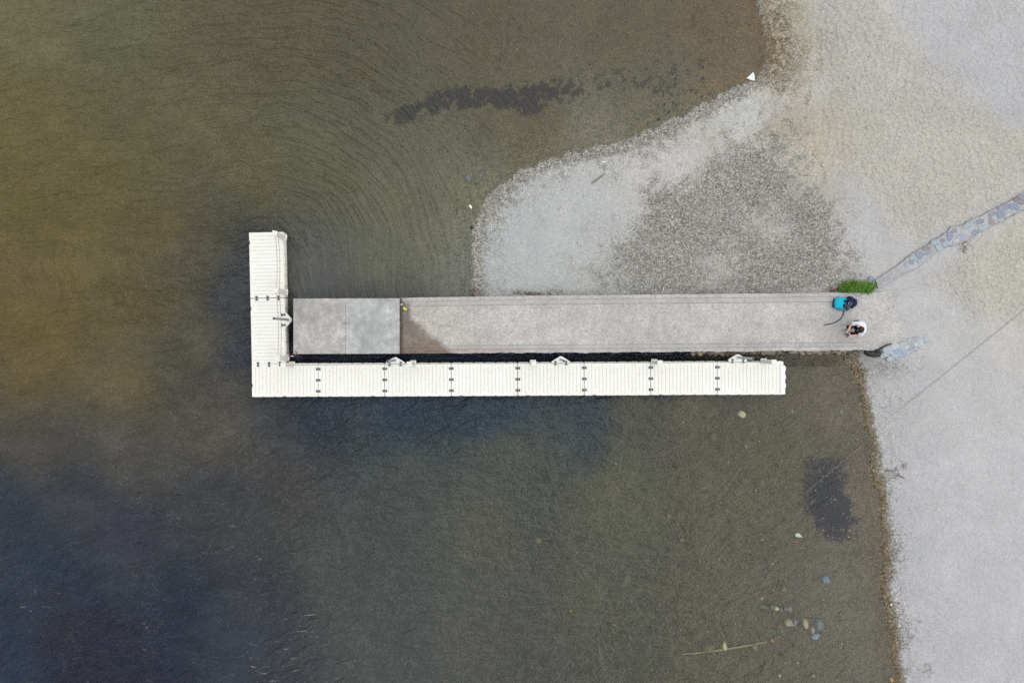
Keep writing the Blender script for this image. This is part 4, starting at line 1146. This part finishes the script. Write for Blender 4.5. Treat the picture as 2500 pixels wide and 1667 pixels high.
jk = empty('jacket', P(2071, 738, zp), R(-10)); tag(jk, 'crumpled navy jacket with white buttons heaped over the right side of the backpack', 'jacket')
bm = sup_bm(.205, .175, .17, .8, .85, 40, 22, jit=.06, seed=9); bmesh.ops.translate(bm, verts=bm.verts, vec=(0, 0, .14)); from_bm('jacket_body', bm, M_navy, jk, smooth=True)
bm = sup_bm(.06, .15, .06, .8, .9, jit=.03, seed=12); bmesh.ops.rotate(bm, verts=bm.verts, matrix=Matrix.Rotation(R(-38), 3, 'Z')); bmesh.ops.translate(bm, verts=bm.verts, vec=(.17, -.07, .07)); from_bm('sleeve', bm, M_navy, jk, smooth=True)
for x, y in ((.09, .09), (.145, .055)):
    bm = bmesh.new(); bmesh.ops.create_uvsphere(bm, u_segments=10, v_segments=6, radius=.018, matrix=Matrix.Translation((x, y, .265 - (x * .35))) @ Matrix.Diagonal((1, 1, .5, 1))); from_bm('button', bm, M_wf, jk, smooth=True)

cb = empty('camera_bag', P(2060, 749.5, zp), R(-20)); tag(cb, 'small charcoal camera bag with pale loop beside the teal backpack', 'bag')
bm = sup_bm(.11, .085, .10, .5, .5, jit=.012, seed=21); bmesh.ops.translate(bm, verts=bm.verts, vec=(0, 0, .20)); from_bm('bag_body', bm, M_char, cb, smooth=True)
bm = sup_bm(.10, .04, .05, .6, .6, jit=.015, seed=22); bmesh.ops.translate(bm, verts=bm.verts, vec=(-.15, -.05, .05)); from_bm('side_flap', bm, M_char, cb, smooth=True)
bm = bmesh.new(); lpz = catmull([(-.01, .05, .31), (-.03, .12, .32), (.02, .16, .31), (.07, .13, .31), (.05, .06, .31)], 6); add_tube(bm, lpz, .009, 6); from_bm('loop', bm, simple('pale_grey_loop', T(170, 178, 184), .6), cb, smooth=True)
bm = bmesh.new(); bmesh.ops.create_uvsphere(bm, u_segments=14, v_segments=8, radius=.04, matrix=Matrix.Translation((.05, -.03, .30)) @ Matrix.Diagonal((1, 1, .4, 1))); from_bm('lens_cap', bm, simple('grey_cap', T(92, 96, 100), .5), cb, smooth=True)
bm = bmesh.new(); add_box(bm, .10, .16, -.09, -.03, .0, .10, .015); from_bm('pouch', bm, M_teal, cb)
pts = catmull([P(2061, 757, zp + .04), P(2058, 769, zp + .012), P(2052, 778, zp + .012), P(2042, 785, zp + .012), P(2028, 790.5, zp + .012), P(2011.5, 793, zp + .012)], 8)
A = pts[0].copy(); bm = bmesh.new(); rows = []
for i, p in enumerate(pts):
    d = (pts[min(i + 1, len(pts) - 1)] - pts[max(i - 1, 0)]).normalized(); s_ = Vector((-d.y, d.x, 0)) * .013
    rows.append([bm.verts.new(p - A + q) for q in (-s_, -s_ + Vector((0, 0, .008)), s_ + Vector((0, 0, .008)), s_)])
for r0, r1 in zip(rows, rows[1:]):
    for k in range(4): bm.faces.new((r0[k], r0[(k + 1) % 4], r1[(k + 1) % 4], r1[k]))
o = from_bm('strap', bm, M_blk, None, A); tag(o, 'long black strap trailing in a curve from the camera bag', 'strap')

# ------------------------------------------------------------------ crouching person
def skin_mesh(name, chains, mat, parent, sub=2, root=0):
    """chains: list of [(x,y,z,r) or int index ...]; int re-uses an earlier vertex"""
    V = []; Rr = []; E = []
    for ch in chains:
        prev = None
        for it in ch:
            if isinstance(it, int): idx = it
            else: V.append(it[:3]); Rr.append(it[3]); idx = len(V) - 1
            if prev is not None: E.append((prev, idx))
            prev = idx
    me = bpy.data.meshes.new(name); me.from_pydata(V, E, []); me.update()
    o = bpy.data.objects.new(name + '_src', me); COL.objects.link(o)
    md = o.modifiers.new('skin', 'SKIN'); md.use_smooth_shade = True; md.branch_smoothing = .3
    sv = me.skin_vertices[0].data
    for i, r in enumerate(Rr): sv[i].radius = (r, r); sv[i].use_root = (i == root)
    ss = o.modifiers.new('sub', 'SUBSURF'); ss.levels = sub; ss.render_levels = sub
    dg = bpy.context.evaluated_depsgraph_get(); dg.update()
    m2 = bpy.data.meshes.new_from_object(o.evaluated_get(dg)); m2.name = name
    bpy.data.objects.remove(o, do_unlink=True); bpy.data.meshes.remove(me)
    m2.materials.clear()
    return link_mesh(name, m2, mat, parent, smooth=True)
M_skin = simple('skin', T(212, 172, 152), .6, var=.05)
M_shirt = simple('white_shirt', T(232, 234, 246), .85, var=.05, scale=12, bump=.6)
M_trou = simple('black_trousers', T(24, 25, 36), .85, var=.2)
M_shoe = simple('white_shoe', T(205, 204, 204), .6, var=.08)
M_hair = simple('dark_brown_hair', T(46, 36, 36), .55, var=.35, scale=60)
pf = P(2070.5, 805, float(pier_z(2070)))
person = empty('person', pf, math.atan2(-.53, -.85)); person['label'] = 'person in white shirt and black trousers crouching on the pier, head bent over a controller'; person['category'] = 'person'
ch = [[(-.30, 0, .22, .115), (-.30, 0, .37, .115), (-.23, 0, .53, .125), (-.14, 0, .645, .105), (-.075, 0, .735, .05), (-.035, 0, .79, .066), (.015, 0, .835, .088), (.03, 0, .90, .082)]]
for s in (1, -1):
    n0 = sum(len([q for q in c if not isinstance(q, int)]) for c in ch)
    ch.append([3, (-.13, .155 * s, .655, .062), (-.04, .225 * s, .575, .047), (.05, .205 * s, .49, .043), (.15, .135 * s, .50, .036), (.245, .095 * s, .515, .025), (.285, .09 * s, .52, .028)])
    palm = n0 + 5
    for (dy, dz, ln) in ((-.030, .012, .072), (-.012, .020, .080), (.008, .020, .076), (.026, .012, .060)):
        ch.append([palm, (.285 + .025, (.09 + dy * .7) * s, .52 + dz, .0095), (.285 + .025 + ln * .45, (.09 + dy - .012) * s, .522 + dz, .009), (.285 + .02 + ln * .6, (.09 + dy - .045) * s, .505 + dz * .4, .0075)])
    ch.append([n0 + 4, (.265, (.105 - .035) * s, .535, .011), (.29, (.105 - .055) * s, .548, .010), (.31, (.105 - .068) * s, .55, .008)])
    ch.append([0, (-.26, .095 * s, .21, .09), (-.08, .13 * s, .34, .075), (.10, .145 * s, .455, .056), (.05, .14 * s, .27, .050), (-.01, .125 * s, .085, .036), (.05, .13 * s, .05, .034), (.13, .135 * s, .035, .028)])
skin_mesh('body', ch, M_skin, person)
# nose, ears and eyes on the bent head
hd = Vector((.02, 0, .862)); fwd = Vector((.80, 0, -.60)); upv = Vector((.60, 0, .80))
def hp(f, l, u): return hd + fwd * f + Vector((0, 1, 0)) * l + upv * u
bm = bmesh.new(); add_tube(bm, [hp(.088, 0, .012), hp(.103, 0, -.012), hp(.112, 0, -.03), hp(.09, 0, -.036)], [.008, .011, .015, .010], 8); from_bm('nose', bm, M_skin, person, smooth=True)
for s in (1, -1):
    bm = bmesh.new(); bmesh.ops.create_uvsphere(bm, u_segments=12, v_segments=8, radius=.03, matrix=Matrix.Translation(hp(-.005, .088 * s, -.01)) @ Matrix.Diagonal((.7, .3, 1, 1))); from_bm('ear', bm, M_skin, person, smooth=True)
    bm = bmesh.new(); bmesh.ops.create_uvsphere(bm, u_segments=12, v_segments=8, radius=.013, matrix=Matrix.Translation(hp(.082, .032 * s, .004))); from_bm('eye', bm, simple('eye_white', (.7, .7, .7), .3, var=.02), person, smooth=True)
bm = bmesh.new(); add_tube(bm, [hp(.085, -.024, -.058), hp(.092, 0, -.06), hp(.085, .024, -.058)], .006, 6); from_bm('mouth', bm, simple('lip', T(170, 104, 100), .5), person, smooth=True)
# hair cap
bm = bmesh.new(); bmesh.ops.create_uvsphere(bm, u_segments=40, v_segments=24, radius=1.0)
from mathutils import noise as mn
kill = []
for v in bm.verts:
    c = v.co.copy()
    r = 1 + .07 * mn.noise(c * 5) + .05 * mn.noise(Vector((c.x * 5, c.y * 24, c.z * 8)))
    v.co = hp(c.x * .116 * r - .012, c.y * .101 * r, c.z * .122 * r + .012)
    if (c.x > .45 and c.z < .42) or c.z < -.62: kill.append(v)
bmesh.ops.delete(bm, geom=kill, context='VERTS'); from_bm('hair', bm, M_hair, person, smooth=True)
sh = [[(-.335, 0, .19, .165), (-.315, 0, .37, .155), (-.24, 0, .535, .152), (-.145, 0, .655, .118), (-.10, 0, .705, .072)]]
for s in (1, -1):
    sh.append([3, (-.13, .165 * s, .66, .083), (-.05, .212 * s, .585, .080), (.03, .208 * s, .515, .070)])
skin_mesh('shirt', sh, M_shirt, person)
tr = [[(-.29, 0, .205, .125)]]
for s in (1, -1):
    tr.append([0, (-.24, .10 * s, .215, .092), (-.08, .132 * s, .345, .090), (.105, .147 * s, .455, .072), (.055, .142 * s, .27, .066), (.0, .127 * s, .10, .052)])
skin_mesh('trousers', tr, M_trou, person)
for s in (1, -1):
    skin_mesh('shoe', [[(-.055, .122 * s, .045, .042), (.02, .128 * s, .055, .048), (.10, .134 * s, .042, .042), (.165, .14 * s, .032, .030)]], M_shoe, person)
# controller in the hands
Mw = Matrix.Translation(pf) @ Matrix.Rotation(math.atan2(-.53, -.85), 4, 'Z')
rc = empty('remote_controller', Mw @ Vector((.325, 0, .515)), math.atan2(-.53, -.85)); tag(rc, 'dark grey remote controller held in the hands of the crouching person', 'controller')
bm = bmesh.new(); add_box(bm, -.045, .045, -.082, .082, -.022, .022, .014, 3); from_bm('case', bm, simple('controller_grey', T(84, 88, 94), .5), rc)
bm = bmesh.new(); add_box(bm, -.036, .036, -.045, .045, .0222, .027, .003, 1); from_bm('screen', bm, simple('screen_glass', T(60, 74, 84), .2), rc)
for s in (1, -1):
    bm = bmesh.new(); add_tube(bm, [(0, .062 * s, .021), (0, .062 * s, .042)], [.007, .010], 8); from_bm('thumb_stick', bm, M_black, rc)
    bm = bmesh.new(); add_tube(bm, [(.044, .045 * s, .01), (.125, .06 * s, .03)], .008, 8); from_bm('antenna', bm, M_black, rc)

# ------------------------------------------------------------------ sky, sun, camera
SUN_EL, SUN_AZ = R(36), R(120)      # azimuth clockwise from +Y
w = bpy.data.worlds.new('World'); sc.world = w; w.use_nodes = True
nt = w.node_tree; nt.nodes.clear()
sky = nt.nodes.new('ShaderNodeTexSky'); sky.sky_type = 'NISHITA'; sky.sun_disc = False
sky.sun_elevation = SUN_EL; sky.sun_rotation = SUN_AZ; sky.air_density = 1.0; sky.dust_density = 1.5; sky.ozone_density = 1.0
bg = nt.nodes.new('ShaderNodeBackground'); bg.inputs[1].default_value = 0.15
ow = nt.nodes.new('ShaderNodeOutputWorld'); # unseen broken cloud and blue opening, shaped for contrast in the water's reflections
def wn(typ, **kw):
    nd = nt.nodes.new(typ)
    for k, v in kw.items(): setattr(nd, k, v)
    return nd
tc = wn('ShaderNodeTexCoord'); cn = wn('ShaderNodeTexNoise'); nt.links.new(tc.outputs['Generated'], cn.inputs['Vector'])
cn.inputs['Scale'].default_value = 8.0; cn.inputs['Detail'].default_value = 3; cn.inputs['Roughness'].default_value = .6
dt = wn('ShaderNodeVectorMath', operation='DOT_PRODUCT'); nt.links.new(tc.outputs['Generated'], dt.inputs[0]); dt.inputs[1].default_value = Vector((-.50, -.42, 1)).normalized()
gp = wn('ShaderNodeMapRange', interpolation_type='SMOOTHSTEP'); nt.links.new(dt.outputs['Value'], gp.inputs[0])
for i_, v_ in enumerate((.80, .98, 0, .05)): gp.inputs[i_ + 1].default_value = v_
sb = wn('ShaderNodeMath', operation='SUBTRACT'); nt.links.new(cn.outputs['Fac'], sb.inputs[0]); nt.links.new(gp.outputs[0], sb.inputs[1])
sz = wn('ShaderNodeSeparateXYZ'); nt.links.new(tc.outputs['Generated'], sz.inputs[0])
lowc = wn('ShaderNodeMapRange', interpolation_type='SMOOTHSTEP'); nt.links.new(sz.outputs[2], lowc.inputs[0])  # unseen low cloud, added to dim what steep ripples reflect
for i_, v_ in enumerate((.80, .45, 0, .50)): lowc.inputs[i_ + 1].default_value = v_
ad = wn('ShaderNodeMath', operation='ADD'); nt.links.new(sb.outputs[0], ad.inputs[0]); nt.links.new(lowc.outputs[0], ad.inputs[1])
# unseen north cloud bank, added so ripple slopes reflect bright against dark
yg = wn('ShaderNodeMath', operation='MULTIPLY_ADD'); nt.links.new(sz.outputs[1], yg.inputs[0]); yg.inputs[1].default_value = .46; nt.links.new(ad.outputs[0], yg.inputs[2])
xg = wn('ShaderNodeMath', operation='MULTIPLY_ADD'); nt.links.new(sz.outputs[0], xg.inputs[0]); xg.inputs[1].default_value = .10; nt.links.new(yg.outputs[0], xg.inputs[2])
cm = wn('ShaderNodeMapRange', interpolation_type='SMOOTHSTEP'); nt.links.new(xg.outputs[0], cm.inputs[0])
for i_, v_ in enumerate((.18, .72, 0, .97)): cm.inputs[i_ + 1].default_value = v_
cx_ = wn('ShaderNodeMix', data_type='RGBA'); nt.links.new(cm.outputs[0], cx_.inputs[0]); nt.links.new(sky.outputs[0], cx_.inputs[6]); 
# an overcast layer is about three times brighter overhead than at the horizon
br_ = wn('ShaderNodeMapRange'); nt.links.new(sz.outputs[2], br_.inputs[0])
for i_, v_ in enumerate((0.3, 1.0, 0.22, 1.0)): br_.inputs[i_ + 1].default_value = v_
cs = wn('ShaderNodeVectorMath', operation='SCALE'); cs.inputs[0].default_value = (15.0, 15.0, 15.3); nt.links.new(br_.outputs[0], cs.inputs['Scale']); nt.links.new(cs.outputs[0], cx_.inputs[7])
nt.links.new(cx_.outputs[2], bg.inputs[0]); nt.links.new(bg.outputs[0], ow.inputs[0])
sd = bpy.data.lights.new('sun', 'SUN'); sd.energy = 0.75; sd.angle = R(60); sd.color = (1.0, 0.95, 0.87)
so = bpy.data.objects.new('sun', sd); COL.objects.link(so)
dirv = Vector((math.sin(SUN_AZ) * math.cos(SUN_EL), math.cos(SUN_AZ) * math.cos(SUN_EL), math.sin(SUN_EL)))
so.rotation_euler = dirv.to_track_quat('Z', 'Y').to_euler(); so.location = dirv * 30

cd = bpy.data.cameras.new('camera'); cam = bpy.data.objects.new('camera', cd); COL.objects.link(cam)
cd.sensor_fit = 'HORIZONTAL'; cd.sensor_width = 36.0; cd.lens = 36.0 * H / (2500.0 / S)
cam.location = (0, 0, H); cam.rotation_euler = (0, 0, 0); cd.clip_start = .1; cd.clip_end = 2000
sc.camera = cam
sc.view_settings.view_transform = 'Standard'; sc.view_settings.look = 'None'; sc.view_settings.exposure = 0; sc.view_settings.gamma = 1

sc.cycles.use_denoising = False
sc.cycles.sample_clamp_direct = 2.0; sc.cycles.sample_clamp_indirect = 2.0
sc.cycles.max_bounces = 6; sc.cycles.diffuse_bounces = 2; sc.cycles.glossy_bounces = 2
